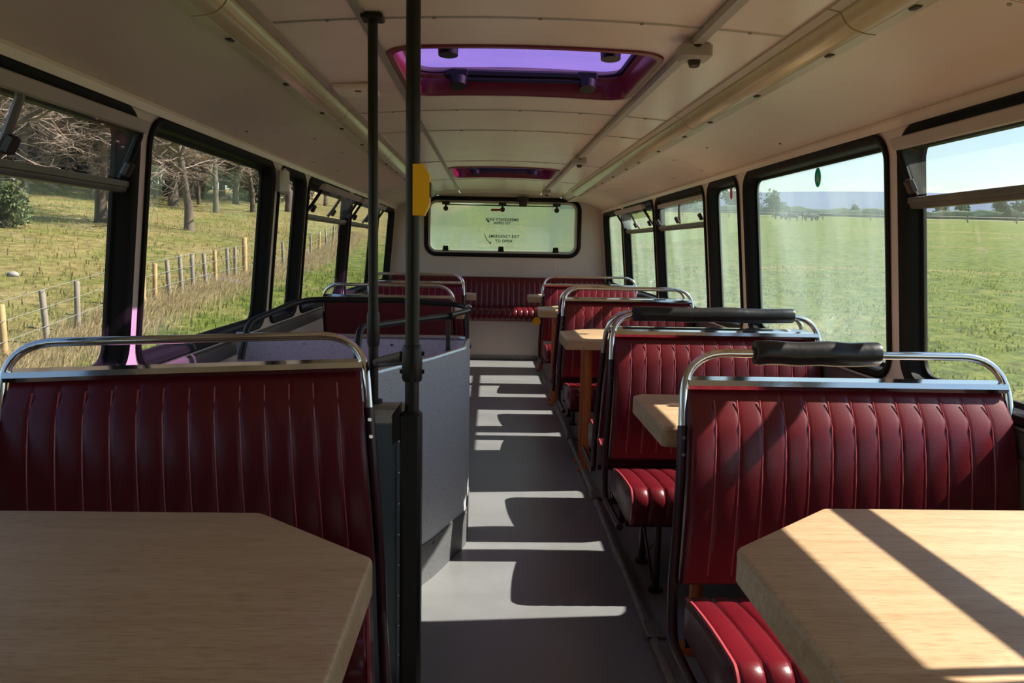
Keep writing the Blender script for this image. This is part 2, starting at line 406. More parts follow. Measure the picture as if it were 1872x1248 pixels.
# sills
n = 0
for s in (1, -1):
    n += 1
    t = MB(); sec = [(0.655, 0.0), (0.655, -0.012), (0.690, -0.018), (0.715, -0.010), (0.722, 0.0)]
    t.loft([[side_pt(s, Y0+0.02, z, d) for z, d in sec], [side_pt(s, Y1-0.02, z, d) for z, d in sec]], cap=True)
    struct(t.build('trim_%d' % n, 'alu_frame'), 'dark sill trim below the %s windows' % SIDES[s])
for s in (1, -1):
    n += 1
    t = MB(); sec = [(HEAD+0.003, 0.002), (HEAD+0.001, -0.012), (HEAD+0.022, -0.017), (HEAD+0.034, -0.012), (HEAD+0.034, 0.002)]
    t.loft([[side_pt(s, Y0+0.02, z, d) for z, d in sec], [side_pt(s, Y1-0.02, z, d) for z, d in sec]], cap=True)
    struct(t.build('trim_%d' % n, 'ceiling_cream'), 'cream cover strip above the %s windows' % SIDES[s])

# ---- ceiling: arched centre panels between seams, lamp troughs, coves
ceil_root = struct(empty('ceiling', (XC, 3.5, 1.73)), 'cream panelled ceiling of the bus with seams and arch')
coff = Vector(ceil_root.location)
def cput(mb, name, m, parent=ceil_root, sm=math.radians(40)):
    mb.v = [tuple(Vector(p)-coff) for p in mb.v]; return mb.build(name, m, parent, sm)
SEAMS = [Y0, 0.7, 2.11, 3.5, 4.1, 5.55, 7.0, 8.35, Y1]
LCOLS = [XC-0.67, -0.33, 0.545, XC+0.67]
HATCH = {(2, 1): (2.40, 3.14), (5, 1): (5.95, 6.80)}
HX0, HX1 = -0.305, 0.505
g = 0.0025
def plate(x0, x1, y0, y1):
    w = MB(); nx = max(2, int((x1-x0)/0.08)); L0 = []; L1 = []
    xs = [x0+(x1-x0)*k/nx for k in range(nx+1)]
    loops = []
    for y, dz in ((y0, 0.012), (y0, 0.0), (y1, 0.0), (y1, 0.012)):
        loops.append([(x, y, ceil_z(x)+dz) for x in xs])
    w.loft(loops, closed=False); return w
for j in range(len(SEAMS)-1):
    for i in range(3):
        x0, x1, y0, y1 = LCOLS[i]+g, LCOLS[i+1]-g, SEAMS[j]+g, SEAMS[j+1]-g
        if (j, i) in HATCH:
            h0, h1 = HATCH[(j, i)]
            hole = rrect(HX0, HX1, h0, h1, 0.09, 6); outer = [(x1, y1), (x0, y1), (x0, y0), (x1, y0)]
            hi, ho = resample_ring(hole, densify(outer, 0.08), ((x0+x1)/2, (h0+h1)/2))
            w = MB(); w.loft([[(*p, ceil_z(p[0])+0.012) for p in ho], [(*p, ceil_z(p[0])) for p in ho], [(*p, ceil_z(p[0])) for p in hi], [(*p, ceil_z(p[0])+0.03) for p in hi]])
            cput(w, 'ceiling_panel', 'ceiling_cream')
        else:
            cput(plate(x0, x1, y0, y1), 'ceiling_panel', 'ceiling_cream')
# backing of the roof skin over the panels, with holes for the hatches
segs = [(Y0, 2.36, None), (2.36, 3.18, (2.40, 3.14)), (3.18, 5.9, None), (5.9, 6.85, (5.95, 6.80)), (6.85, Y1, None)]
for y0, y1, h in segs:
    w = MB()
    if h is None:
        xs = [XC-1.16+2.32*k/16 for k in range(17)]
        w.loft([[(x, y, 1.83-0.16*((x-XC)/1.16)**2) for x in xs] for y in (y0, y1)], closed=False)
    else:
        hole = rrect(HX0-0.004, HX1+0.004, h[0]-0.004, h[1]+0.004, 0.09, 6)
        hi, ho = resample_ring(hole, densify([(XC+1.16, y1), (XC-1.16, y1), (XC-1.16, y0), (XC+1.16, y0)], 0.1), ((HX0+HX1)/2, sum(h)/2))
        w.loft([[(*p, 1.83-0.16*((p[0]-XC)/1.16)**2) for p in L] for L in (hi, ho)])
    cput(w, 'roof_skin', 'wall_cream')
# seam beads across and along
for y in SEAMS[1:-1]:
    w = MB()
    xs = [LCOLS[0]+0.002+(LCOLS[3]-LCOLS[0]-0.004)*k/20 for k in range(21)]
    sec = [(-0.007, 0.003), (-0.004, -0.003), (0.004, -0.003), (0.007, 0.003)]
    w.loft([[(x, y+a, ceil_z(x)+b) for a, b in sec] for x in xs], cap=True)
    cput(w, 'seam_strip', 'bead_metal')
    for x in (-0.42, -0.15, 0.12, 0.38, 0.66):
        q = MB(); q.disc((x, y, ceil_z(x)-0.001), 0.005, (0, 0, -1), 0.004, 8); cput(q, 'screw', 'seam_dark')
w = MB(); x = -0.33
w.loft([[(x+a, y, ceil_z(x)+b) for a, b in ((-0.016, 0.003), (-0.012, -0.005), (0.012, -0.005), (0.016, 0.003))] for y in (Y0+0.01, 8.33)], cap=True)
cput(w, 'seam_strip', 'bead_metal')
w = MB(); x = 0.545
w.loft([[(x+a, y, ceil_z(x)+b) for a, b in ((-0.008, 0.003), (-0.006, -0.003), (0.006, -0.003), (0.008, 0.003))] for y in (Y0+0.01, 8.33)], cap=True)
cput(w, 'seam_strip', 'bead_metal')
# coves
CSEG = [Y0, 1.6, 4.5, 7.1, Y1]
def cove_pt(s, t, y, d=0.0):
    # from the lamp trough (t=0) down to the window head (t=1), gently bowed
    a = (0.745, 1.652); b = (1.137, HEAD+0.032)
    x = a[0]+(b[0]-a[0])*t; z = a[1]+(b[1]-a[1])*t + 0.035*math.sin(PI*t)
    return (XC+s*(x+d*0.35), y, z+d)
for s in (1, -1):
    for j in range(len(CSEG)-1):
        w = MB(); y0, y1 = CSEG[j]+0.002, CSEG[j+1]-0.002
        loops = []
        for y, d in ((y0, 0.008), (y0, 0), (y1, 0), (y1, 0.008)): loops.append([cove_pt(s, k/10, y, d) for k in range(11)])
        w.loft(loops, closed=False); cput(w, 'cove_panel', 'cove_cream')
    for y in CSEG[1:-1]:
        for t in (0.1, 0.45, 0.85):
            for dy in (-0.018, 0.018):
                q = MB(); p = cove_pt(s, t, y+dy); q.disc(p, 0.005, (-s*0.3, 0, -1), 0.003, 8); cput(q, 'screw', 'steel_dot')
    for (t, y) in ((0.75, 1.42), (0.86, 3.3), (0.5, 3.9), (0.8, 5.1)):
        q = MB(); p = cove_pt(s, t, y); q.disc(p, 0.006, (-s*0.3, 0, -1), 0.003, 8); cput(q, 'screw', 'seam_dark')
# lamps: long strip fittings on both sides, 1.27 m each
lamp_n = {1: ['nearest of the right strip lamps, above the front windows', 'second right strip lamp along from the camera', 'third right strip lamp along from the camera', 'fourth right strip lamp along from the camera', 'fifth right strip lamp along from the camera', 'right end, by the rear window'],
          -1: ['nearest of the left strip lamps, above the front windows', 'second left strip lamp along from the camera', 'third left strip lamp along from the camera', 'fourth left strip lamp along from the camera', 'fifth left strip lamp along from the camera', 'left end, by the rear window']}
LY = [-1.15, 0.35, 1.85, 3.35, 4.85, 6.35, 7.82]
for s in (1, -1):
    for j in range(6):
        y0, y1 = LY[j]+0.004, LY[j+1]-0.004
        root = empty('strip_lamp', (XC+s*0.705, (y0+y1)/2, 1.68)); off = Vector(root.location)
        tag(root, 'unlit fluorescent lamp with yellowed cover, '+lamp_n[s][j], 'lamp', 'strip lamps along the ceiling')
        def lput(mb, nm, m):
            mb.v = [tuple(Vector(p)-off) for p in mb.v]; return mb.build(nm, m, root, math.radians(40))
        def sec(pts): return [[(XC+s*a, y, z) for a, z in pts] for y in (y0, y1)]
        # channel: ledge on the ceiling side and the flange on the cove side
        lput(MB().loft(sec([(0.655, 1.703), (0.655, 1.694), (0.680, 1.689), (0.684, 1.700)]), cap=True), 'channel', 'light_channel')
        lput(MB().loft(sec([(0.735, 1.652), (0.738, 1.644), (0.768, 1.641), (0.775, 1.656)]), cap=True), 'flange', 'light_channel')
        cv = []
        for k in range(9):
            t = k/8; cv.append((0.682+(0.738-0.682)*t - 0.006*math.sin(PI*t), 1.690+(1.645-1.690)*t - 0.009*math.sin(PI*t)))
        cv2 = [(0.738, 1.66), (0.684, 1.70)]
        lput(MB().loft(sec(cv+cv2), cap=True), 'diffuser', 'diffuser')
        for yy in (y0+0.2, (y0+y1)/2, y1-0.2):
            lput(MB().cbox((XC+s*0.748, yy, 1.643), (0.016, 0.03, 0.008), None, 0.002), 'clip', 'dark_plastic')

for s in (1, -1):
    w = MB(); w.loft([[(XC+s*a, y, z) for a, z in ((0.662, 1.705), (0.662, 1.712), (0.760, 1.672), (0.760, 1.660))] for y in (Y0+0.01, Y1-0.06)], cap=True); cput(w, 'lamp_trough', 'light_channel')
# ---- rear wall with emergency window
RW = (-0.70, 0.985, 1.060, 1.66)      # x0,x1,z0,z1 of the opening at y=Y1-0.05
YR = Y1-0.05
sect = [(XC+1.22, FZ), (XC+1.22, SILL), (XC+1.145, HEAD+0.03)] + [(XC+0.745+(1.137-0.745)*t, 1.652+(HEAD+0.032-1.652)*t+0.035*math.sin(PI*t)) for t in (0.75, 0.5, 0.25, 0.0)]
sect += [(XC+0.67-1.34*k/10, ceil_z(XC+0.67-1.34*k/10)) for k in range(11)]
sect += [(XC-(0.745+(1.137-0.745)*t), 1.652+(HEAD+0.032-1.652)*t+0.035*math.sin(PI*t)) for t in (0.0, 0.25, 0.5, 0.75)] + [(XC-1.145, HEAD+0.03), (XC-1.22, SILL), (XC-1.22, FZ)]
hole = rrect(RW[0], RW[1], RW[2], RW[3], 0.11, 7)
hi, ho = resample_ring(hole, sect, (XC+0.04, 1.36))
w = MB(); w.loft([[(p[0], YR, p[1]) for p in ho], [(p[0], YR, p[1]) for p in hi], [(p[0], YR+0.05, p[1]) for p in hi], [(p[0], YR+0.05, p[1]) for p in ho]])
struct(w.build('wall_rear', 'wall_cream'), 'cream rear wall of the bus around the emergency window')
seam = MB(); seam.box(0.735, 0.741, YR-0.003, YR+0.001, 0.62, RW[2]-0.03)
struct(seam.build('trim_5', 'ceiling_cream'), 'thin vertical joint strip on the rear wall')
win_id += 1
root = empty('window_%d' % win_id, (XC+0.04, YR, RW[2])); roff = Vector(root.location)
root['kind'] = 'structure'; root['label'] = 'wide rear emergency window with rounded black frame'
def rput(mb, nm, m, parent=None):
    mb.v = [tuple(Vector(p)-roff) for p in mb.v]; return mb.build(nm, m, parent or root, math.radians(35))
def rr(ins, y, k=7): return [(p[0], y, p[1]) for p in rrect(RW[0]+ins, RW[1]-ins, RW[2]+ins, RW[3]-ins, max(0.02, 0.11-ins), k)]
rput(MB().loft([rr(-0.03, YR), rr(-0.03, YR-0.012), rr(-0.01, YR-0.022), rr(0.012, YR-0.018), rr(0.014, YR+0.01)]), 'frame', 'rubber')
rput(MB().loft([rr(0.010, YR+0.0), rr(0.016, YR-0.006), rr(0.036, YR-0.006), rr(0.040, YR+0.004), rr(0.042, YR+0.03)]), 'inner_frame', 'hopper_rail')
rput(MB().loft([rr(0.036, YR+0.018), rr(0.036, YR+0.024)], cap=True), 'pane', 'rear_glass')
for x in (-0.49, 0.125, 0.735):
    q = MB(); q.add([(x-0.034, YR+0.012, RW[2]+0.030), (x+0.034, YR+0.012, RW[2]+0.030), (x+0.026, YR+0.012, RW[2]+0.088), (x-0.026, YR+0.012, RW[2]+0.088),
                     (x-0.034, YR-0.012, RW[2]+0.030), (x+0.034, YR-0.012, RW[2]+0.030), (x+0.026, YR-0.012, RW[2]+0.088), (x-0.026, YR-0.012, RW[2]+0.088)],
                    [(0,1,2,3),(7,6,5,4),(0,4,5,1),(1,5,6,2),(2,6,7,3),(3,7,4,0)])
    rput(q, 'hinge', 'rubber')
for x in (-0.49, 0.135, 0.735):
    q = MB(); q.cbox((x, YR-0.012, RW[3]-0.045), (0.085, 0.02, 0.035), None, 0.004).cbox((x, YR-0.012, RW[3]-0.075), (0.022, 0.018, 0.05))
    k = rput(q, 'latch', 'dark_plastic')
    q = MB(); q.disc((x, YR-0.005, RW[3]-0.105), 0.027, (0, -1, 0), 0.03, 14); q.v = [tuple(Vector(p)-roff) for p in q.v]; q.build('knob', 'dark_plastic', k)
q = MB(); q.tube([(-0.49, YR-0.012, RW[3]-0.062), (0.735, YR-0.012, RW[3]-0.062)], 0.007, 6); rput(q, 'latch_rod', 'dark_plastic')
q = MB(); q.cbox((0.07, YR-0.03, RW[3]-0.112), (0.125, 0.012, 0.024), Matrix.Rotation(-0.03, 3, 'Y'), 0.003); rput(q, 'release_handle', 'red_handle')
q = MB(); q.cbox((0.36, YR-0.03, RW[3]+0.015), (0.13, 0.05, 0.045), None, 0.006).cbox((0.36, YR-0.028, RW[3]-0.035), (0.085, 0.04, 0.075), None, 0.005); rput(q, 'alarm_switch', 'dark_plastic')
# lettering on the glass
def text(body, size, loc, mirror, m, parent, poff, sx=1.0):
    cu = bpy.data.curves.new('lettering', 'FONT'); cu.body = body; cu.size = size; cu.align_x = 'CENTER'; cu.extrude = 0.0006; cu.offset = 0.0011; cu.space_character = 1.15
    t = bpy.data.objects.new('lettering_source', cu); COL.objects.link(t)
    bpy.context.view_layer.update()
    me = bpy.data.meshes.new_from_object(t.evaluated_get(bpy.context.evaluated_depsgraph_get()))
    bpy.data.objects.remove(t)
    R = Matrix.Rotation(PI/2, 4, 'X') @ Matrix.Scale(-sx if mirror else sx, 4, (1, 0, 0))
    me.transform(Matrix.Translation(Vector(loc)-poff) @ R)
    if mirror: me.flip_normals()
    me.materials.clear(); me.materials.append(M[m])
    o = bpy.data.objects.new('lettering', me); COL.objects.link(o); o.parent = parent; return o
o = text('EMERGENCY EXIT', 0.040, (0.135, YR+0.0155, 1.432), True, 'print_black', root, roff); o['label'] = 'mirrored lettering EMERGENCY EXIT'
o = text('TO OPEN', 0.040, (0.135, YR+0.0155, 1.394), True, 'print_black', root, roff); o['label'] = 'mirrored lettering TO OPEN'
o = text('EMERGENCY EXIT', 0.046, (0.160, YR+0.0155, 1.246), False, 'print_black', root, roff, 0.82); o['label'] = 'lettering EMERGENCY EXIT'
o = text('TO OPEN', 0.042, (0.155, YR+0.0155, 1.196), False, 'print_black', root, roff, 0.95); o['label'] = 'lettering TO OPEN'
q = MB(); y = YR+0.016
q.add([(-0.050, y, 1.446), (-0.042, y, 1.454), (-0.018, y, 1.430), (-0.026, y, 1.421)], [(0,1,2,3)]).add([(-0.034, y, 1.418), (-0.012, y, 1.440), (-0.006, y, 1.410)], [(0,1,2)])
rput(q, 'arrow', 'print_black')
q = MB(); a = [(-0.055+0.06*t*t, y, 1.285-0.10*t) for t in [k/8 for k in range(9)]]
q.tube(a, 0.0035, 5).add([(-0.012, y, 1.196), (0.016, y, 1.200), (0.008, y, 1.170)], [(0,1,2)]); rput(q, 'arrow', 'print_black')

# ---- unseen front end behind the camera, added solid and dark to hold back light
struct(MB().box(XC-1.24, XC+1.24, Y0-0.05, Y0, FZ, 1.74).build('wall_front', 'red_vinyl_dark'), 'unseen dark red front wall behind the camera, added to keep out frontal light')

# ---- roof hatches
def hatch(y0, y1, label):
    root = empty('roof_hatch', ((HX0+HX1)/2, (y0+y1)/2, 1.72)); off = Vector(root.location)
    tag(root, label, 'roof hatch', 'roof hatches')
    def put(mb, nm, m, parent=None, sm=math.radians(40)):
        mb.v = [tuple(Vector(p)-off) for p in mb.v]; return mb.build(nm, m, parent or root, sm)
    def L(i, z): return [(p[0], p[1], ceil_z(p[0])+z) for p in densify(rrect(HX0+i, HX1-i, y0+i, y1-i, max(0.03, 0.09-i), 6), 0.06)]
    base = densify(rrect(HX0, HX1, y0, y1, 0.09, 6), 0.06)
    def L2(i, z):
        cx, cy = (HX0+HX1)/2, (y0+y1)/2; sx = 1-i/((HX1-HX0)/2); sy = 1-i/((y1-y0)/2)
        return [(cx+(p[0]-cx)*sx, cy+(p[1]-cy)*sy, ceil_z(p[0])+z) for p in base]
    put(MB().loft([L2(-0.012, -0.001), L2(-0.010, -0.007), L2(0.006, -0.008), L2(0.012, 0.0), L2(0.012, 0.055), L2(0.022, 0.066), L2(0.022, 0.074)]), 'frame', 'hatch_maroon')
    put(MB().loft([L2(0.012, 0.076), L2(0.012, 0.082)], cap=True), 'pane', 'hatch_glass')
    put(MB().loft([L2(0.0, 0.075), L2(0.0, 0.090), L2(0.030, 0.092), L2(0.030, 0.075)]), 'lid_rim', 'rubber')
    cx = (HX0+HX1)/2
    ym = y1-0.07
    m = put(MB().cbox((cx, ym, 1.785), (0.56, 0.045, 0.03), None, 0.008).cbox((cx, ym-0.02, 1.762), (0.46, 0.014, 0.014), None, 0.003), 'release_bar', 'black_paint')
    for x in (cx-0.225, cx+0.255):
        q = MB(); q.disc((x, ym-0.01, 1.765), 0.034, (0, -0.35, -1), 0.03, 18, 0.030); k = put(q, 'knob', 'black_paint')
        put(MB().cbox((x, ym+0.005, 1.785), (0.075, 0.06, 0.035), None, 0.006), 'bracket', 'black_paint')
    for x in (cx-0.235, cx+0.26):
        q = MB(); q.disc((x, y0+0.115, 1.80), 0.034, (0, -0.1, -1), 0.078, 18, 0.03); put(q, 'knob', 'black_paint')
hatch(2.40, 3.14, 'nearer maroon framed roof hatch with purple tinted glass')
hatch(5.95, 6.80, 'farther maroon framed roof hatch above the rear seats')

# ---- conduit with bell boxes along the ceiling
root = empty('ceiling_conduit', (0.545, 3.5, 1.705)); off = Vector(root.location)
tag(root, 'pale square conduit running along the ceiling to the rear with three boxes', 'conduit')
def kput(mb, nm, m, parent=None):
    mb.v = [tuple(Vector(p)-off) for p in mb.v]; return mb.build(nm, m, parent or root)
z = ceil_z(0.545)-0.014
w = MB(); w.loft([[(0.545+a, y, z+b) for a, b in ((-0.013, -0.010), (0.013, -0.010), (0.013, 0.009), (-0.013, 0.009))] for y in (Y0+0.05, 8.3)], cap=True); kput(w, 'channel', 'grey_plastic')
for y in (2.22, 5.0, 7.85):
    b = kput(MB().cbox((0.545, y, z-0.022), (0.085, 0.075, 0.045), None, 0.008), 'box', 'grey_plastic')
    kput(MB().disc((0.545, y-0.005, z-0.044), 0.018, (0, -0.15, -1), 0.016, 14, 0.014), 'bell_push', 'dark_plastic')
    kput(MB().disc((0.545, y-0.037, z-0.004), 0.013, (0, -1, 0.1), 0.006, 12), 'cable_hole', 'dark_plastic')
# small ceiling fixture on the left
root = empty('ceiling_speaker', (-0.485, 2.95, 1.70)); 
tag(root, 'flat cream box fixed to the ceiling left of the near hatch', 'speaker')
z0 = ceil_z(-0.485)
MB().cbox((0, 0, z0-1.70-0.012), (0.15, 0.16, 0.026), None, 0.008).build('cover', 'ceiling_cream', root)
MB().cbox((0.015, -0.055, z0-1.70-0.026), (0.02, 0.012, 0.006), None, 0.001).build('lamp', 'red_handle', root)
# box on the left pillar
root = empty('pillar_speaker', (XC-1.155+0.02, 3.995, 1.39)); tag(root, 'small cream rounded box on the left pillar beside the narrow window', 'speaker')
MB().cbox((0.022, 0, 0.055), (0.045, 0.075, 0.125), None, 0.014).build('body', 'white_plastic', root)
MB().cbox((-0.006, 0, 0.055), (0.03, 0.05, 0.09), None, 0.004).build('bracket', 'white_plastic', root)

# ================================================================== SEATS
FL = 14
def bulge(t): return (1-abs(2*t-1)**6.0)
def flute_cols(w, nfl):
    cols = []
    for i in range(nfl):
        for t in (0.0, 0.06, 0.2, 0.5, 0.8, 0.94): cols.append((w*(i+t)/nfl, bulge(t), t == 0.0))
    cols.append((w, 0.0, True)); return cols
ZR = 0.815
def back_y(z):
    if z >= ZR: return 0.0
    t = min(1.0, max(0.0, (z-0.33)/(ZR-0.33))); return -0.080*(1-t**2.8)
def make_backrest(w, nfl, zb=0.35, zt=ZR):
    mb = MB(); loops = []
    zs = [zb+(zt-0.02-zb)*k/9 for k in range(10)]
    for u, b, _ in flute_cols(w-0.03, nfl):
        L = []; u += 0.015
        for z in zs:
            s = max(0.0, (z-(zt-0.10))/0.08)
            roll = 0.030*(1-math.sqrt(max(0, 1-min(1, s)**2)))
            belly = 0.004*math.sin(PI*min(1, (z-zb)/(zt-zb)))
            L.append((u, back_y(z)-0.038-belly-0.003*b*(1 if z > zb+0.01 else 0)+roll, z))
        L.append((u, back_y(zt)-0.010, zt-0.004))
        L.append((u, back_y(zt)+0.024, zt-0.004)); L.append((u, back_y(zb)+0.024, zb)); L.append((u, back_y(zb)-0.02, zb-0.012))
        loops.append(L)
    return mb.loft(loops, closed=True, cap=True)
def cushion_profile(b, full=True):
    # (y, z), from the back bottom over the top to the front bottom
    P = []
    for k in range(6):
        t = k/5; P.append((-0.10-0.36*t, 0.300+0.035*t+0.006*b+0.008*math.sin(PI*t)))
    for k in range(1, 6):
        a = PI/2*k/5; P.append((-0.46-(0.045+0.010*b)*math.sin(a), 0.335-0.045+(0.045+0.012*b)*math.cos(a)))
    P.append((-0.500-0.006*b, 0.25)); P.append((-0.485, 0.215))
    return P
def make_cushion(w, nfl):
    loops = []
    for u, b, _ in flute_cols(w-0.02, nfl):
        u += 0.01
        P = cushion_profile(b)
        loops.append([(u, y, z) for y, z in P]+[(u, -0.10, 0.215)])
    return MB().loft(loops, closed=True, cap=False)
def cushion_cap(u, w):
    P = cushion_profile(0.0); L = [(u, y, z) for y, z in P]+[(u, -0.10, 0.215)]
    d = -0.012 if u < w/2 else 0.012
    c = Vector((u+d, -0.3, 0.27)); L2 = [Vector((u+d, *( (Vector(p)*0.86+c*0.14)[1:])) ) for p in L]
    return MB().loft([L, L2], cap=True)
SW = 0.82
def seat_meshes(aisle):
    """aisle 0: open side at u=0, 1: at u=SW"""
    a = 0.0 if aisle == 0 else SW; sg = 1 if aisle == 0 else -1
    ms = []
    ms.append(('backrest', make_backrest(SW, FL).mesh('backrest', 'red_vinyl', math.radians(50)), None))
    bp = MB(); bp.loft([[(0.02, back_y(z)+d, z) for z, d in ((0.36, 0.022), (ZR-0.01, 0.022), (ZR-0.01, 0.034), (0.36, 0.034))], [(SW-0.02, back_y(z)+d, z) for z, d in ((0.36, 0.022), (ZR-0.01, 0.022), (ZR-0.01, 0.034), (0.36, 0.034))]], cap=True)
    ms.append(('back_panel', bp.mesh('back_panel', 'red_vinyl_dark', 0.5), None))
    ms.append(('cushion', make_cushion(SW, FL).mesh('cushion', 'red_vinyl', math.radians(50)), None))
    for u in (0.01, SW-0.01):
        ms.append(('cushion_end', cushion_cap(u, SW).mesh('cushion_end', 'cushion_end', 0.5), None))
        ms.append(('piping', MB().tube([(u, y, z) for y, z in cushion_profile(0.3)], 0.005, 6).mesh('piping', 'red_piping', 1.0), None))
    # seam piping between the flutes of the backrest and cushion
    sp = MB()
    for i in range(1, FL):
        u = 0.015+(SW-0.03)*i/FL
        pts = []
        for k in range(8):
            z = 0.37+(ZR-0.03-0.37)*k/7
            s = max(0.0, (z-(ZR-0.10))/0.08); roll = 0.030*(1-math.sqrt(max(0, 1-min(1, s)**2)))
            pts.append((u, back_y(z)-0.039-0.004*math.sin(PI*min(1, (z-0.35)/(ZR-0.35)))+roll, z))
        sp.tube(pts, 0.0018, 4)
        u = 0.01+(SW-0.02)*i/FL
        sp.tube([(u, y, z+0.0005) for y, z in cushion_profile(0.0)[:-1]], 0.0018, 4)
    ms.append(('stitching', sp.mesh('stitching', 'red_piping', 1.0), None))
    # chrome rail and hoop
    rl = MB(); sec = [(-0.026, -0.006), (-0.030, 0.004), (-0.026, 0.017), (0.026, 0.019), (0.030, 0.004), (0.024, -0.006)]
    rl.loft([[(0.008, y, ZR+z) for y, z in sec], [(SW-0.008, y, ZR+z) for y, z in sec]], cap=True)
    ms.append(('top_rail', rl.mesh('top_rail', 'chrome', 0.6), None))
    ZH = 0.895
    hp = fillet([(0, back_y(0.70), 0.70), (0, 0.012, ZH), (SW, 0.012, ZH), (SW, back_y(0.70), 0.70)], {1: 0.115, 2: 0.115}, 10, 0.75)
    ms.append(('hoop', MB().tube(hp, 0.0105, 10).mesh('hoop', 'chrome', 1.0), None))
    for u in (0.0, SW):
        fp = fillet([(u, back_y(0.72), 0.72), (u, back_y(0.60), 0.60), (u, back_y(0.48), 0.48), (u, back_y(0.33)-0.005, 0.33), (u, -0.105, 0.19), (u, -0.47, 0.20)], {4: 0.06, 3: 0.03}, 5)
        ms.append(('side_frame', MB().tube(fp, 0.0125, 8).mesh('side_frame', 'frame_paint', 1.0), None))
        for z in (0.695, 0.655):
            sc = MB(); sc.disc((u, back_y(z)-0.0115, z), 0.005, (0, -1, -0.1), 0.004, 8)
            ms.append(('screw', sc.mesh('screw', 'chrome', 0.5), None))
    cr = MB()
    for y in (-0.13, -0.44): cr.tube([(0, y, 0.203), (SW, y, 0.203)], 0.011, 6)
    ms.append(('seat_frame', cr.mesh('seat_frame', 'frame_paint', 1.0), None))
    for y in (-0.42, -0.16):
        lg = MB(); u = a+sg*0.12; lg.tube([(u, y, 0.20), (u, y, FZ+0.008)], 0.0135, 8).disc((u, y, FZ), 0.026, (0, 0, 1), 0.010, 10)
        ms.append(('leg', lg.mesh('leg', 'frame_paint', 0.7), None))
    br = MB(); u = a+sg*0.12
    br.cbox((u-sg*0.012, -0.29, 0.08), (0.006, 0.30, 0.018), Matrix.Rotation(0.62, 3, 'X')).cbox((u+sg*0.012, -0.29, 0.08), (0.006, 0.30, 0.018), Matrix.Rotation(-0.62, 3, 'X'))
    ms.append(('brace', br.mesh('brace', 'frame_paint', 0.5), None))
    wl = MB(); u = (SW if aisle == 0 else 0.0)
    wl.tube([(u-sg*0.02, -0.3, 0.20), (u-sg*0.02, -0.3, FZ)], 0.012, 8)
    ms.append(('leg', wl.mesh('leg', 'frame_paint', 0.7), None))
    for nm, me, _ in ms:               # the back widens downwards on the aisle side
        if nm in ('backrest', 'back_panel', 'stitching', 'hoop', 'side_frame', 'screw'):
            for v in me.vertices:
                if nm == 'stitching' and v.co.y < -0.15: continue
                d = 0.05*max(0.0, ZR-max(v.co.z, 0.34))
                k = (1-v.co.x/SW) if aisle == 0 else v.co.x/SW
                v.co.x += -d*k if aisle == 0 else d*k
    return ms
SEATM = {0: seat_meshes(0), 1: seat_meshes(1)}
def seat(aisle, loc, rz, label, group='red bench seats'):
    root = empty('bench_seat', loc, rz); tag(root, label, 'seat', group)
    for nm, me, _ in SEATM[aisle]: link(nm, me, root)
    return root
def sleeve(root, u0, u1, r, label, open_gap=False):
    m = MB(); n = 14; pts = []; rad = []
    for k in range(n+1):
        t = k/n; pts.append((u0+(u1-u0)*t, 0.010+0.002*math.sin(9*t), 0.897+0.0015*math.sin(14*t)))
        rr_ = r*(1+0.02*math.sin(11*t+1)+0.015*math.sin(23*t)); rad.append(rr_)
    pts = [pts[0]]+pts+[pts[-1]]; rad = [r*0.93]+rad+[r*0.93]
    pts[0] = (u0-0.004, *pts[0][1:]); pts[-1] = (u1+0.004, *pts[-1][1:])
    o = m.tube(pts, rad, 16).build('padding_sleeve', 'black_foam', root, 0.9); o['label'] = label
    for u in (u0-0.0045, u1+0.0045):
        MB().tube([(u-0.001, 0.010, 0.897), (u+0.001, 0.010, 0.897)], r*0.5, 12).build('sleeve_end', 'rubber', o)
    return o
RX = 0.462; LXR = -0.225
s1 = seat(0, (0.487, 1.95, 0), 0, 'nearest right red bench seat, facing the camera behind the sunlit table')
sleeve(s1, 0.185, 0.490, 0.031, 'short black foam sleeve on the chrome hoop')
s2 = seat(0, (0.485, 3.10, 0), 0, 'second right red bench seat facing the camera, with a long black foam sleeve')
sleeve(s2, 0.085, 0.715, 0.029, 'long black foam sleeve on the chrome hoop')
seat(1, (0.485+SW, 3.24, 0), PI, 'right red bench seat facing the rear, back to back with the long-sleeved seat')
seat(0, (RX+0.01, 5.03, 0), 0, 'third right red bench seat facing the camera, bare chrome hoop')
seat(1, (RX+SW+0.005, 5.17, 0), PI, 'right red bench seat facing the rear, back to back with the third right seat')
seat(0, (RX+0.01, 6.98, 0), 0, 'farthest right red bench seat facing the camera near the rear wall')
l1 = seat(1, (-1.095, 1.845, 0.0), math.radians(9.0), 'nearest left dark red bench seat behind the shaded table, in shade')
l1.rotation_euler = (0, -math.radians(1.3), math.radians(9.0)); l1.location.z = 0.012
seat(0, (LXR, 5.05, 0), PI, 'left red bench seat behind the stairwell with its plain back to the camera')
seat(1, (LXR-SW, 6.98, 0), 0, 'left red bench seat facing the camera near the rear wall')
seat(0, (LXR, 7.12, 0), PI, 'left red bench seat facing the rear bench, back to back with another')
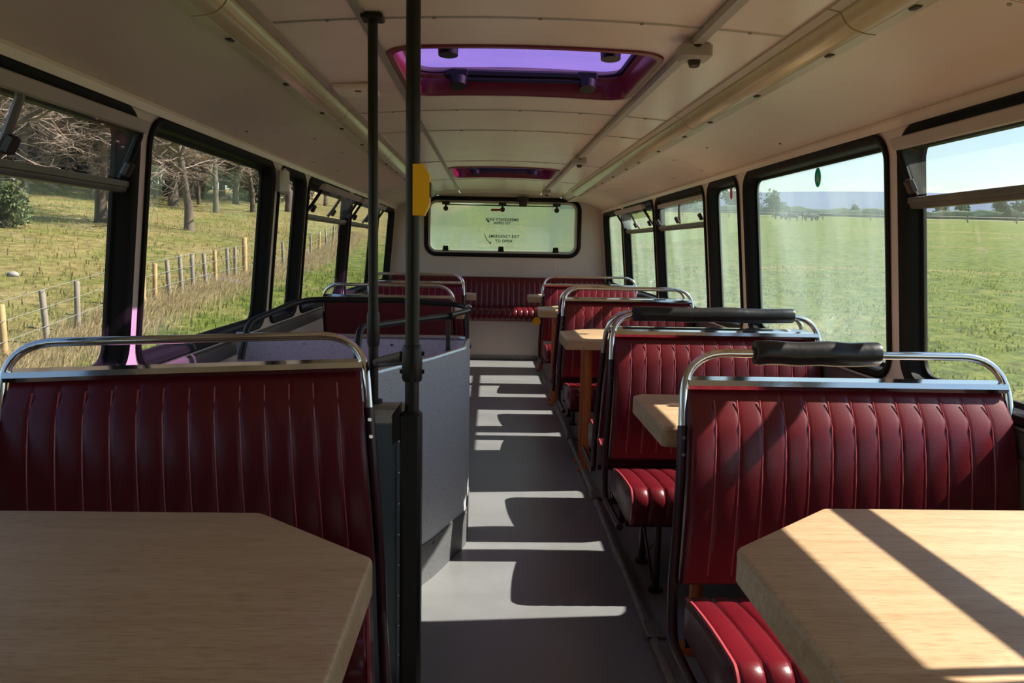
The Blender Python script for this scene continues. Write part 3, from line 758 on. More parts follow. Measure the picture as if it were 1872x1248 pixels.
# rear bench
root = empty('rear_bench', (XC, 8.43, 0)); tag(root, 'full width red fluted bench across the rear wall', 'bench')
W = 2.36; x0 = -W/2
loops = []
for u, b, _ in flute_cols(W, 40):
    u += x0; L = []
    for k in range(7):
        z = 0.50+0.31*k/6; y = 0.33+0.10*k/6
        L.append((u, y-0.007*b + (0.02 if k == 6 else 0), z))
    L += [(u, 0.465, 0.812), (u, 0.465, 0.44), (u, 0.33, 0.46)]; loops.append(L)
MB().loft(loops, cap=True).build('backrest', 'red_vinyl', root, 0.9)
sp = MB()
for i in range(1, 40):
    u = x0+W*i/40; sp.tube([(u, 0.329+0.10*k/6, 0.50+0.31*k/6) for k in range(6)], 0.002, 4)
sp.build('stitching', 'red_piping', root, 1.0)
for (a, b_, nf) in ((x0+0.02, 0.375, 26), (0.385, W/2-0.02, 13)):
    loops = []
    for u, b, _ in flute_cols(b_-a, nf):
        u += a
        P = [(0.36, 0.47), (0.3, 0.485+0.008*b), (0.15, 0.49+0.010*b), (0.0, 0.485+0.010*b), (-0.035-0.005*b, 0.468+0.006*b), (-0.045-0.008*b, 0.43), (-0.045-0.006*b, 0.385), (-0.03, 0.365), (0.36, 0.365)]
        loops.append([(u, y, z) for y, z in P])
    MB().loft(loops, cap=True).build('cushion', 'red_vinyl', root, 0.9)
MB().box(x0+0.01, W/2-0.01, -0.02, 0.46, FZ, 0.366).build('base_panel', 'cream_laminate' if False else 'wall_cream', root)
MB().box(x0+0.01, W/2-0.01, -0.026, -0.02, FZ, 0.0).build('kick_strip', 'floor_rail_metal', root)

# ================================================================== TABLES
TZ = EYE-0.46
def table(x_aisle, x_wall, y0, y1, label, near_ch=0.0, far_ch=0.22, leg=0.145):
    sg = 1 if x_wall > x_aisle else -1
    root = empty('table', ((x_aisle+x_wall)/2, (y0+y1)/2, 0)); tag(root, label, 'table', 'wooden tables')
    ox, oy = root.location.x, root.location.y
    poly = [(x_wall, y0), (x_aisle+sg*near_ch, y0)]
    if near_ch: poly.append((x_aisle, y0+near_ch*0.9))
    if far_ch: poly += [(x_aisle, y1-far_ch*0.9), (x_aisle+sg*far_ch, y1)]
    else: poly.append((x_aisle, y1))
    poly.append((x_wall, y1))
    P = [(p[0]-ox, p[1]-oy, 0) for p in poly]
    P = fillet(P+[P[0]], {i: 0.02 for i in range(1, len(P))}, 4)[:-1]
    P = [(p[0], p[1]) for p in P]
    if sg < 0: P = P[::-1]
    def inset(d):
        cx = sum(p[0] for p in P)/len(P); cy = sum(p[1] for p in P)/len(P); out = []
        for p in P:
            hx = (max(q[0] for q in P)-min(q[0] for q in P))/2; hy = (max(q[1] for q in P)-min(q[1] for q in P))/2
            out.append((cx+(p[0]-cx)*(1-d/hx), cy+(p[1]-cy)*(1-d/hy)))
        return out
    T = 0.056
    def lp(d, z): return [(p[0], p[1], z) for p in inset(d)]
    MB().loft([lp(0.0, TZ-0.011), lp(0.0, TZ-0.009), lp(0.0012, TZ-0.0045), lp(0.004, TZ-0.0015), lp(0.009, TZ)], cap=True).build('table_top', 'table_wood', root, 0.7)
    MB().loft([lp(0.0005, TZ-0.011), lp(0.0005, TZ-T+0.004), lp(0.004, TZ-T)], cap=True).build('edge_band', 'table_edge', root, 0.5)
    for yy in (-0.09, 0.09) if (y1-y0) > 0.5 else (0.0,):
        lx = (x_aisle+sg*leg)-ox
        MB().tube([(lx, yy, TZ-T), (lx, yy, FZ+0.01)], 0.021, 12).disc((lx, yy, FZ), 0.045, (0, 0, 1), 0.012, 14).build('leg', 'orange_paint', root, 0.7)
    lx = (x_aisle+sg*leg)-ox
    MB().cbox((lx, 0, TZ-T-0.006), (0.09, min(0.3, y1-y0-0.1), 0.012), None, 0.002).build('bracket', 'orange_paint', root)
    MB().cbox((x_wall-ox-sg*0.02, 0, TZ-T-0.02), (0.03, (y1-y0)*0.8, 0.04), None, 0.004).build('wall_bracket', 'orange_paint', root)
    return root
table(0.392, 1.30, 0.70, 1.385, 'nearest right wooden table with a sunlit top and shadow stripes')
table(0.46, 1.285, 2.03, 2.50, 'small wooden table just behind the nearest right seat', far_ch=0.03, leg=0.175)
table(0.392, 1.285, 4.0, 4.58, 'right wooden table in front of the third right seat')
table(0.37, 1.285, 5.85, 6.36, 'right wooden table in front of the farthest right seat')
table(0.37, 1.285, 7.45, 7.95, 'right wooden table in front of the rear bench')
table(-0.165, -1.10, 0.68, 1.335, 'nearest left wooden table, shaded, at the lower left corner')
table(-0.175, -1.085, 5.62, 6.14, 'left wooden table between facing seats behind the stairwell')
table(-0.125, -1.085, 7.6, 8.05, 'left wooden table in front of the rear bench')
root = empty('table_number_tag', (0.365, 6.02, 0.53)); tag(root, 'yellow rounded tag hanging under the table before the farthest right seat', 'tag')
MB().tube([(0.0, -0.004, 0.06), (0.0, 0.004, 0.06)], 0.032, 16).build('plate', 'yellow_plastic', root, 0.6)
MB().tube([(0.0, 0.0, 0.10), (0.0, 0.0, 0.147)], 0.004, 6).build('strap', 'dark_plastic', root, 0.6)

# ================================================================== POLES AND STAIRWELL
P1 = (-0.137, 1.43); P2 = (-0.300, 2.075)
root = empty('grab_pole', (*P1, 0)); tag(root, 'nearest black floor to ceiling pole with a yellow bell push', 'pole')
zt = ceil_z(P1[0])
MB().tube([(0, 0, 0.84), (0, 0, zt-0.004)], 0.0128, 16).build('tube', 'black_paint', root, 0.9)
MB().disc((0, 0, zt-0.016), 0.030, (0, 0, 1), 0.014, 16).build('ceiling_flange', 'black_paint', root)
c = MB(); c.tube([(0, 0, 0.905), (0, 0, 0.91), (0, 0, 0.965), (0, 0, 0.97)], [0.0165, 0.0185, 0.0185, 0.0165], 16)
for z in (0.922, 0.955):
    c.disc((-0.022, 0, z), 0.004, (1, 0, 0), 0.044, 8)
cl = c.build('clamp', 'black_paint', root, 0.7)
arm = MB(); arm.tube([(-0.012, 0.02, 0.945), (P2[0]-P1[0]+0.014, P2[1]-P1[1]-0.02, 0.845)], 0.0135, 12).build('brace_arm', 'black_paint', root, 0.9)
# slotted lower post
lp = MB(); lp.cbox((-0.001, 0, 0.40), (0.038, 0.045, 0.90), None, 0.006); lp.build('post_casing', 'black_paint', root)
lp = MB(); lp.add([(-0.020, -0.018, 0.80), (-0.020, 0.018, 0.80), (-0.020, 0.018, 0.865), (-0.020, -0.018, 0.865), (-0.034, -0.018, 0.79), (-0.034, 0.018, 0.79), (-0.034, 0.018, 0.845), (-0.034, -0.018, 0.845)],
                     [(0,1,2,3),(7,6,5,4),(0,4,5,1),(1,5,6,2),(2,6,7,3),(3,7,4,0)]); lp.build('shoulder', 'black_paint', root)
b = empty('bell_push', (P1[0]+0.0135, P1[1]-0.004, 1.201)); tag(b, 'yellow bell push box clamped to the nearest black pole', 'bell push')
poly = [(-0.012, 0.0), (-0.012, 0.088), (0.006, 0.088), (0.017, 0.070), (0.017, 0.020), (0.008, 0.0)]
MB().prism(poly, lambda p: (p[0], -0.017, p[1]), lambda p: (p[0], 0.017, p[1])).build('housing', 'yellow_plastic', b)
MB().cbox((0.0175, 0, 0.045), (0.004, 0.022, 0.026), None, 0.001).build('button', 'dark_plastic', b)

root = empty('grab_pole', (*P2, 0)); tag(root, 'thinner looking black pole beside the stairwell, behind the left seat', 'pole')
zt = ceil_z(P2[0])
MB().tube([(0, 0, 0.735), (0, 0, zt-0.004)], 0.0128, 16).build('tube', 'black_paint', root, 0.9)
MB().cbox((0, 0, zt-0.010), (0.055, 0.055, 0.014), None, 0.003).build('ceiling_plate', 'black_paint', root)
MB().tube([(0, 0, 0.885), (0, 0, 0.895), (0, 0, 0.965), (0, 0, 0.975)], [0.0145, 0.0165, 0.0165, 0.0145], 14).build('sleeve', 'black_paint', root, 0.7)
MB().disc((0, 0, 0.735), 0.024, (0, 0, 1), 0.008, 14).build('foot_flange', 'black_paint', root)
# near wall of the stairwell, seen between the pole post and the left seat
root = empty('stair_partition', (-0.46, 2.075, 0)); tag(root, 'blue grey riveted panel between the nearest pole and the left seat', 'panel')
MB().cbox((0, 0, 0.315), (0.52, 0.014, 0.73), None, 0.003).build('lower_panel', 'blue_grey_panel', root)
MB().cbox((0, 0, 0.700), (0.52, 0.010, 0.042), None, 0.002).build('upper_panel', 'cream_laminate', root)
MB().cbox((0, 0, 0.727), (0.54, 0.030, 0.016), None, 0.004).build('cap', 'panel_cap', root)
MB().cbox((0.236, -0.010, 0.315), (0.030, 0.006, 0.73), None, 0.002).build('edge_strip', 'blue_grey_panel', root)
for k in range(8):
    MB().ball((0.228, -0.0135, 0.04+0.085*k), 0.0035, 8).build('rivet', 'chrome', root, 1.0)

# stairwell screen
SH = 0.75
path = fillet([(XC-1.19, 3.46, 0), (-0.088, 3.46, 0), (-0.094, 3.10, 0), (-0.20, 2.80, 0), (-0.36, 2.45, 0), (-0.36, 2.09, 0)], {1: 0.07, 2: 0.25, 3: 0.25, 4: 0.15}, 7)
path = [Vector(p) for p in path]
root = empty('stairwell_screen', (-0.5, 3.2, 0)); so_ = Vector(root.location)
tag(root, 'curved grey speckled screen around the stairwell with aluminium top trim', 'screen')
def wall_along(path, off0, off1, z0, z1):
    L = []
    for i, p in enumerate(path):
        t = (path[min(i+1, len(path)-1)]-path[max(i-1, 0)]).normalized(); nn = Vector((-t.y, t.x, 0))
        q0 = p+nn*off0; q1 = p+nn*off1
        L.append([(q0.x, q0.y, z0), (q1.x, q1.y, z0), (q1.x, q1.y, z1), (q0.x, q0.y, z1)])
    return MB().loft(L, cap=True)
def sput(mb, nm, m, parent=None):
    mb.v = [tuple(Vector(p)-so_) for p in mb.v]; return mb.build(nm, m, parent or root, math.radians(35))
sput(wall_along(path, 0.0, 0.012, FZ, SH), 'panel', 'stair_laminate')
sput(MB().tube([p+Vector((0, 0, SH)) for p in path], 0.0105, 8), 'top_trim', 'aluminium')
kp = [p for p in path if p.x > -0.5 or True]
sput(wall_along(kp, 0.012, 0.016, FZ, 0.095), 'kick_strip', 'stair_kick')
for i in range(3, len(path), 4):
    p = path[i]; t = (path[min(i+1, len(path)-1)]-path[i-1]).normalized(); nn = Vector((-t.y, t.x, 0))
    sput(MB().disc(p+nn*0.015+Vector((0, 0, 0.078)), 0.005, nn, 0.004, 8), 'screw', 'chrome')
sput(MB().disc((-0.42, 3.459, 0.715), 0.006, (0, -1, 0), 0.004, 8), 'screw', 'chrome')
sput(MB().disc((-0.80, 3.459, 0.715), 0.006, (0, -1, 0), 0.004, 8), 'screw', 'chrome')
# guard rail on the screen
root = empty('stair_guard_rail', (-0.5, 3.2, 0.75)); so_ = Vector(root.location)
tag(root, 'black tubular guard rail curving above the stairwell screen', 'handrail')
far = fillet([(-0.95, 3.06, 0.70), (-0.93, 3.10, 0.84), (-0.80, 3.44, 0.908), (-0.40, 3.46, 0.910), (-0.125, 3.455, 0.895), (-0.088, 3.42, 0.885)], {1: 0.08, 2: 0.15, 4: 0.05}, 6)
sput(MB().tube(far, 0.0125, 10), 'far_tube', 'black_paint')
near = fillet([(-0.088, 3.42, 0.885), (-0.086, 3.36, 0.879), (-0.165, 3.10, 0.876), (-0.30, 2.84, 0.878), (-0.415, 2.56, 0.882), (-0.42, 2.50, 0.72)], {1: 0.06, 2: 0.2, 3: 0.2, 4: 0.05}, 6)
sput(MB().tube(near, 0.0115, 10), 'near_tube', 'black_paint')
sput(MB().ball((-0.087, 3.415, 0.885), 0.016, 10), 'elbow', 'aluminium')
for x, y in ((-0.158, 3.115), (-0.090, 3.38)):
    q = MB().tube([(x, y, 0.872), (x, y, 0.735)], 0.0085, 8); q.tube([(x-0.018, y, 0.8765), (x+0.018, y, 0.8765)], 0.0155, 10); pz = sput(q, 'support', 'black_paint')
    sput(MB().tube([(x+0.002, y-0.004, 0.745), (x+0.002, y-0.004, 0.725), (x+0.002, y-0.004, 0.700)], [0.012, 0.019, 0.005], 10), 'foot', 'black_paint')
# flush stair edge bar on the floor and floor rails
n = 5
for nm, x, lab in (('right', 0.502, 'dark seat rail along the floor on the right of the aisle'),):
    n += 1
    t = MB(); sec = [(-0.020, 0.0), (-0.017, 0.016), (-0.006, 0.022), (0.006, 0.022), (0.012, 0.014), (0.030, 0.012), (0.034, 0.0)]
    t.loft([[(x+0.022+a_, y, FZ+z) for a_, z in sec] for y in (Y0+0.3, 8.2)], cap=True)
    struct(t.build('trim_%d' % n, 'floor_rail_metal'), lab)
for y, lb in ((1.2, 'nearest'), (2.35, 'second'), (3.7, 'third'), (4.9, 'fourth'), (6.2, 'farthest')):
    n += 1
    struct(MB().cbox((0.530, y, FZ+0.016), (0.06, 0.10, 0.024), None, 0.005).build('trim_%d' % n, 'floor_rail_metal'), '%s fixing plate on the floor rail along the aisle' % lb)

# stickers on the right windows
def sticker(y, z, hw, hh, m, label, deco):
    x = XC+wx(z)+0.0445
    root = empty('window_sticker', (x, y, z)); tag(root, label, 'sticker', 'window stickers')
    L = [(hw*math.cos(2*PI*k/28), hh*math.sin(2*PI*k/28)) for k in range(28)]
    f = lambda d: (lambda p: (-d-0.072*p[1], p[0], p[1]))
    MB().prism(L, f(0.0), f(0.0008)).build('disc', m, root)
    L2 = [(p[0]*0.82, p[1]*0.86) for p in L]
    ring = MB(); ring.loft([[f(0.0012)((p[0]*0.94, p[1]*0.94)) for p in L], [f(0.0012)((p[0]*0.86, p[1]*0.88)) for p in L]]); ring.build('border', 'sticker_white', root)
    if deco:
        MB().prism([(-hw*0.5, -hh*0.4), (hw*0.5, -hh*0.4), (0.0, hh*0.6)], f(0.001), f(0.0014)).build('emblem', 'sticker_white', root)
        MB().prism([(-hw*0.12, -hh*0.4), (hw*0.22, -hh*0.4), (0.0, hh*0.3)], f(0.0014), f(0.0018)).build('emblem_stripe', 'sticker_yellow', root)
        MB().tube([f(0.0014)((hw*0.55*math.cos(a), -hh*0.55+hh*0.2*math.sin(a))) for a in [PI*k/8 for k in range(9)]], 0.002, 5).build('emblem_arc', 'sticker_white', root)
    else:
        MB().prism([(-hw*0.25, -hh*0.5), (hw*0.25, -hh*0.5), (hw*0.25, hh*0.5), (-hw*0.25, hh*0.5)], f(0.001), f(0.0014)).build('emblem', 'sticker_white', root)
sticker(3.18, 1.445, 0.030, 0.038, 'sticker_green', 'green oval sticker on the large second right window', True)
sticker(4.32, 1.455, 0.022, 0.030, 'sticker_red', 'small dark red oval sticker on the narrow right window', False)

# ================================================================== OUTSIDE
def smooth(a, b, x):
    t = min(1, max(0, (x-a)/(b-a))); return t*t*(3-2*t)
def gz(x, y):
    k = smooth(-12, 2, x); a = 0.056+(0.061-0.056)*k
    yy = y if y > 0 else y*0.3
    lim = 230+200*(1-smooth(45, 95, x)); yy = yy if yy < lim else lim+(yy-lim)*0.25
    h = -2.05 + a*yy
    if x < -3: h += 0.103*min(-x-3, 40) - 0.02*max(0, -x-43)
    h += 0.10*math.sin(x*0.35+1)*math.sin(y*0.22) * smooth(4, 12, abs(x)+max(0, y-9))
    return h
def hz(x, y): return gz(x, y)
def graded(lo, hi, fine, n):
    out = []
    for k in range(n+1):
        t = -1+2*k/n; v = math.sinh(t*fine)/math.sinh(fine); out.append(hi*v if v > 0 else -lo*v)
    return out
def ground_mat():
    m = bpy.data.materials.new('pasture'); m.use_nodes = True; M['pasture'] = m
    t = m.node_tree; b = t.nodes['Principled BSDF']; b.inputs['Roughness'].default_value = 0.9; b.inputs['Specular IOR Level'].default_value = 0.1
    tc = t.nodes.new('ShaderNodeTexCoord')
    def noise(sc, det, stretch=(1,1,1)):
        mp = t.nodes.new('ShaderNodeMapping'); mp.inputs['Scale'].default_value = stretch; t.links.new(tc.outputs['Object'], mp.inputs[0])
        n = t.nodes.new('ShaderNodeTexNoise'); n.inputs['Scale'].default_value = sc; n.inputs['Detail'].default_value = det; n.inputs['Roughness'].default_value = 0.65
        t.links.new(mp.outputs[0], n.inputs[0]); return n
    def ramp(n, stops):
        r = t.nodes.new('ShaderNodeValToRGB'); e = r.color_ramp.elements
        while len(e) < len(stops): e.new(0.5)
        for k, (p, c) in enumerate(stops): e[k].position = p; e[k].color = (*c, 1)
        t.links.new(n, r.inputs[0]); return r
    def mix(a, b_, f, mode='MIX'):
        mm = t.nodes.new('ShaderNodeMix'); mm.data_type = 'RGBA'; mm.blend_type = mode
        if isinstance(f, float): mm.inputs[0].default_value = f
        else: t.links.new(f, mm.inputs[0])
        t.links.new(a, mm.inputs[6]); t.links.new(b_, mm.inputs[7]); return mm.outputs[2]
    n1 = noise(0.35, 8); n2 = noise(2.2, 8); n3 = noise(0.09, 5, (0.5, 1.6, 1))
    green = ramp(n2.outputs[0], [(0.32, (0.028, 0.050, 0.007)), (0.5, (0.095, 0.130, 0.020)), (0.70, (0.185, 0.19, 0.05))])
    dry = ramp(n2.outputs[0], [(0.30, (0.095, 0.078, 0.027)), (0.5, (0.20, 0.165, 0.062)), (0.72, (0.33, 0.255, 0.13))])
    # the left pasture is drier than the right
    sx = t.nodes.new('ShaderNodeSeparateXYZ'); t.links.new(tc.outputs['Object'], sx.inputs[0])
    mr = t.nodes.new('ShaderNodeMapRange'); mr.inputs[1].default_value = -4.5; mr.inputs[2].default_value = -9.0; mr.inputs[3].default_value = 0.0; mr.inputs[4].default_value = 0.26
    t.links.new(sx.outputs[0], mr.inputs[0])
    ad = t.nodes.new('ShaderNodeMath'); ad.operation = 'ADD'; t.links.new(n1.outputs[0], ad.inputs[0]); t.links.new(mr.outputs[0], ad.inputs[1])
    f1 = ramp(ad.outputs[0], [(0.56, (0, 0, 0)), (0.80, (1, 1, 1))])
    f3 = ramp(n3.outputs[0], [(0.55, (0, 0, 0)), (0.66, (0.75, 0.75, 0.75))])
    c = mix(green.outputs[0], dry.outputs[0], f1.outputs[0]); c = mix(c, dry.outputs[0], f3.outputs[0])
    t.links.new(c, b.inputs['Base Color'])
    bp = t.nodes.new('ShaderNodeBump'); bp.inputs['Strength'].default_value = 0.9; bp.inputs['Distance'].default_value = 0.25
    t.links.new(n2.outputs[0], bp.inputs['Height']); t.links.new(bp.outputs[0], b.inputs['Normal'])
    return m
ground_mat()
xs = graded(-260, 330, 4.2, 170); ys = [-80+0]+[]
ys = []
v = -120.0
while v < 520: ys.append(v); v += max(0.8, abs(v-8)*0.05)
w = MB(); nx = len(xs)
w.v = [(x, y, gz(x, y)) for y in ys for x in xs]
w.f = [(j*nx+i, j*nx+i+1, (j+1)*nx+i+1, (j+1)*nx+i) for j in range(len(ys)-1) for i in range(nx-1)]
struct(w.build('ground', 'pasture', None, 3.0), 'rolling green and dry pasture outside the bus')

# hill on the horizon
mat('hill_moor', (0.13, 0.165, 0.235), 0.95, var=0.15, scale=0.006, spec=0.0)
w = MB(); L = []
for j in range(9):
    row = []
    for i in range(81):
        a = -0.2+1.55*i/80; d = 760+j*70
        top = 80*(0.55+0.45*math.exp(-((a-0.44)/0.33)**2)) + 4*math.sin(a*9)
        h = 6+top*smooth(0, 6, j)*(1 if j < 7 else 0.9)
        row.append((d*math.sin(a), d*math.cos(a), h))
    L.append(row)
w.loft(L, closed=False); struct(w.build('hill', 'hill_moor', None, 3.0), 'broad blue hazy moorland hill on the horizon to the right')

# left fence
mat('post_wood', (0.24, 0.20, 0.16), 0.85, var=0.25, scale=6, stretch=(4, 4, 0.6)); mat('post_new', (0.42, 0.27, 0.12), 0.8, var=0.2, scale=6)
mat('wire', (0.30, 0.30, 0.28), 0.5, metal=0.6)
fx = lambda y: -8.0+0.06*max(0, 17-y) - 0.0028*max(0, y-28)**2*0.9
fp = [10.2, 11.6, 12.9, 14.3, 15.5, 17.0, 18.6, 19.3, 20.2, 21.0, 21.8, 22.8, 23.6, 24.7, 25.4, 26.4, 28, 29.6, 31.4, 33.2, 35, 37, 39.4, 42, 45, 48.5, 52, 56, 60, 66, 73]
root = empty('wire_fence', (-8.3, 20, gz(-8.3, 20))); off = Vector(root.location)
tag(root, 'post and wire fence running along the left field beside dry grass', 'fence')
tops = []
for i, y in enumerate(fp):
    x = fx(y); z = gz(x, y); big = i in (6, 15); h = (1.25 if big else 0.98)+random.uniform(-0.05, 0.06); r = 0.085 if big else 0.055
    lx, ly = random.uniform(-0.05, 0.05), random.uniform(-0.04, 0.04)
    p = MB(); p.tube([(x, y, z-0.15), (x+lx*0.5, y+ly*0.5, z+h*0.5), (x+lx, y+ly, z+h-0.02), (x+lx, y+ly, z+h)], [r*1.05, r, r, r*0.8], 7)
    p.v = [tuple(Vector(q)-off) for q in p.v]; p.build('post', 'post_new' if big or i % 5 == 2 else 'post_wood', root, 0.9)
    tops.append((x, y, z))
for h in (0.35, 0.68, 1.0):
    p = MB(); p.tube([Vector((x+0.05, y, z+h))-off for x, y, z in tops], 0.006, 4); p.build('wire', 'wire', root, 1.0)
# grass: tall dry band along the fence, tufts both sides
def blades(name, n, where, hh, wdt, m, label, lean=(0.3, 0.0)):
    w = MB(); V = []; F = []
    for i in range(n):
        x, y = where(); z = gz(x, y); h = hh*random.uniform(0.5, 1.25); a = random.uniform(0, PI); dx, dy = math.cos(a)*wdt, math.sin(a)*wdt
        lx = h*(lean[0]+random.gauss(0, 0.22)); ly = h*(lean[1]+random.gauss(0, 0.22)); k = len(V)
        V += [(x-dx, y-dy, z-0.03), (x+dx, y+dy, z-0.03), (x+lx*0.4+dx*0.7, y+ly*0.4+dy*0.7, z+h*0.62), (x+lx*0.4-dx*0.7, y+ly*0.4-dy*0.7, z+h*0.62), (x+lx, y+ly, z+h*0.97)]
        F += [(k, k+1, k+2, k+3), (k+3, k+2, k+4)]
    w.v = V; w.f = F
    me = bpy.data.meshes.new(name); me.from_pydata(V, [], F); me.materials.append(M[m])
    o = link(name, me); tag(o, label, 'grass', None, 'stuff'); return o
thin_leaf('dry_grass', (0.56, 0.45, 0.26), (0.38, 0.30, 0.16), 2.0); thin_leaf('green_grass', (0.27, 0.31, 0.07), (0.12, 0.17, 0.03), 0.6)
thin_leaf('straw_grass', (0.42, 0.36, 0.14), (0.20, 0.20, 0.06), 0.6)
def band():
    y = 9.5+45*random.random()**1.7; return fx(y)+0.45+random.gauss(0, 0.42), y
blades('dry_grass', 14000, band, 0.30, 0.012, 'dry_grass', 'tall pale dry grass along the wire fence', (0.35, 0.1))
def lf():
    y = 8+55*random.random()**1.6; return fx(y)-0.8-26*random.random()**1.5, y
blades('field_grass', 12000, lf, 0.15, 0.02, 'straw_grass', 'short yellow green grass of the left field', (0.1, 0.0))
def rf():
    for _ in range(50):
        y = 0.5+40*random.random()**1.8; x = 1.6+(y*0.9+4)*random.random()
        if math.sin(x*1.7+math.sin(y*1.3)*2)*math.sin(y*1.1+x*0.5) > -0.1: return x, y
    return x, y
blades('tussock_grass', 30000, rf, 0.09, 0.026, 'green_grass', 'tussocky green grass of the right field', (0.1, 0.05))
def lf2():
    y = 3+30*random.random()**1.5; return -1.6-6.0*random.random(), y
blades('verge_grass', 9000, lf2, 0.12, 0.018, 'green_grass', 'green verge grass between the bus and the fence', (0.05, 0.0))

# trees
mat('bark', (0.13, 0.105, 0.085), 0.95, var=0.4, scale=2.5, stretch=(1, 1, 0.3), bump=0.6, bscale=8, spec=0.1)
mat('bark_twig', (0.36, 0.275, 0.23), 0.95, var=0.3, scale=1.2, spec=0.1)
mat('evergreen', (0.10, 0.125, 0.05), 0.9, var=0.5, scale=0.9, spec=0.1)
mat('scrub_leaf', (0.24, 0.20, 0.11), 0.9, var=0.5, scale=0.9, spec=0.1)
mat('gorse_flower', (0.50, 0.34, 0.02), 0.9)
mat('far_green', (0.085, 0.125, 0.085), 0.95, var=0.4, scale=0.15, spec=0.05)
mat('far_tree_green', (0.115, 0.17, 0.10), 0.95, var=0.4, scale=0.3, spec=0.05)
def bare_tree(seed, H, tr, levels=5, low=0.16):
    rnd = random.Random(seed); trunk = MB(); tw = MB()
    def seg(mb, p, d, L, r0, r1, n, wob):
        pts = [p]; q = p.copy(); dd = d.copy()
        for k in range(4):
            dd = (dd+Vector((rnd.gauss(0, wob), rnd.gauss(0, wob), rnd.gauss(0, wob*0.6)))).normalized(); q = q+dd*(L/4); pts.append(q.copy())
        mb.tube(pts, [r0+(r1-r0)*k/4 for k in range(5)], n, cap=False); return pts, dd
    def grow(p, d, L, r, lv):
        mb = trunk if lv <= 2 else tw
        pts, dd = seg(mb, p, d, L, r, r*0.5, 6 if lv < 2 else (4 if lv < 4 else 3), 0.10 if lv == 0 else 0.20)
        if lv >= levels: return
        nb = [12, 6, 5, 4, 4][lv]
        for k in range(nb):
            t = (low+(1-low)*(k+rnd.random()*0.7)/nb) if lv == 0 else 0.25+0.75*(k+rnd.random())/nb
            i = min(3, int(t*4)); fr = t*4-i; b = pts[i].lerp(pts[i+1], min(1, fr))
            a = rnd.uniform(0, 2*PI); side = Vector((math.cos(a), math.sin(a), rnd.uniform(-0.12, 0.5) if lv == 0 else rnd.uniform(-0.5, 0.6)))
            nd = (dd*(0.25 if lv == 0 else 0.55)+side*0.9).normalized()
            grow(b, nd, L*(rnd.uniform(0.42, 0.62) if lv == 0 else rnd.uniform(0.42, 0.68)), max(0.011, r*(0.42 if lv == 0 else 0.52)), lv+1)
    # flared foot
    trunk.tube([(0, 0, -0.3), (0, 0, 0.25), (0, 0, 0.9), (0, 0, 1.6)], [tr*1.6, tr*1.25, tr*1.06, tr], 9, cap=False)
    grow(Vector((0, 0, 1.2)), Vector((rnd.uniform(-0.05, 0.05), 0, 1)), H, tr, 0)
    return trunk.mesh('trunk', 'bark', 1.2), tw.mesh('twigs', 'bark_twig', 1.2)
TREES = [bare_tree(3, 13, 0.21, 5, 0.12), bare_tree(11, 14, 0.27, 5, 0.14), bare_tree(21, 11, 0.14, 5, 0.10)]
def leaf_blob(seed, n, R, m, size, stem=True, lift=0.0):
    rnd = random.Random(seed); V = []; F = []
    lumps = [(Vector((rnd.gauss(0, R[0]*0.42), rnd.gauss(0, R[1]*0.42), lift+R[2]*rnd.uniform(0.25, 1.5))), rnd.uniform(0.35, 0.6)*min(R)) for _ in range(16)]
    for i in range(n):
        c, r = rnd.choice(lumps); u = Vector((rnd.gauss(0, 1), rnd.gauss(0, 1), rnd.gauss(0, 1))).normalized()*r*rnd.uniform(0.75, 1.05); p = c+u
        if p.z < 0: p.z = -p.z*0.3
        a = Vector((rnd.gauss(0, 1), rnd.gauss(0, 1), rnd.gauss(0, 1))).normalized()*size; b = a.cross(Vector((rnd.gauss(0, 1), rnd.gauss(0, 1), rnd.gauss(0, 1)))).normalized()*size*0.6; k = len(V)
        V += [p-a, p+b, p+a, p-b]; F += [(k, k+1, k+2, k+3)]
    me = bpy.data.meshes.new('foliage'); me.from_pydata([tuple(v) for v in V], [], F); me.materials.append(M[m])
    st = MB(); st.tube([(0, 0, -0.3), (0, 0, lift+R[2]*0.9)], [0.12*R[2]**0.5, 0.04], 6)
    return me, st.mesh('stem', 'bark', 1.0)
def plant(name, meshes, names, x, y, rz, sc, label, cat, group):
    o = empty(name, (x, y, gz(x, y)-0.05), rz); o.scale = (sc, sc, sc); tag(o, label, cat, group)
    for me, nm in zip(meshes, names): link(nm, me, o)
    return o
TN = ('trunk', 'twigs')
plant('bare_tree', TREES[0], TN, -15.9, 43, 0.4, 1.0, 'bare leafless tree with a dark trunk in the second left window', 'tree', 'trees of the left wood')
plant('bare_tree', TREES[1], TN, -19.5, 41, 2.0, 1.0, 'big bare tree with a wide trunk beside the first left pillar', 'tree', 'trees of the left wood')
plant('bare_tree', TREES[2], TN, -22.5, 38, 1.0, 0.9, 'slim bare tree beside the evergreen shrub at the far left', 'tree', 'trees of the left wood')
plant('bare_tree', TREES[1], TN, -17.5, 27, 4.0, 0.75, 'nearest bare tree, spreading branches across the top left window', 'tree', 'trees of the left wood')
rnd = random.Random(5)
WOODS = 'bare tree deep in the brown wood behind the left field'
k = 0
for (px, y) in [(-10, 62), (30, 70), (70, 58), (120, 64), (150, 75), (190, 60), (235, 70), (270, 62), (300, 75), (330, 66), (375, 72), (405, 62), (440, 80), (470, 70), (505, 90), (535, 80), (560, 100), (600, 110), (15, 85), (100, 90), (210, 88), (320, 92), (420, 96), (-60, 60), (-110, 66)]:
    x = (px-895)*y/1456; k += 1
    plant('bare_tree', TREES[k % 3], TN, x, y, rnd.uniform(0, 6), rnd.uniform(0.9, 1.35), WOODS, 'tree', 'trees deep in the left wood')
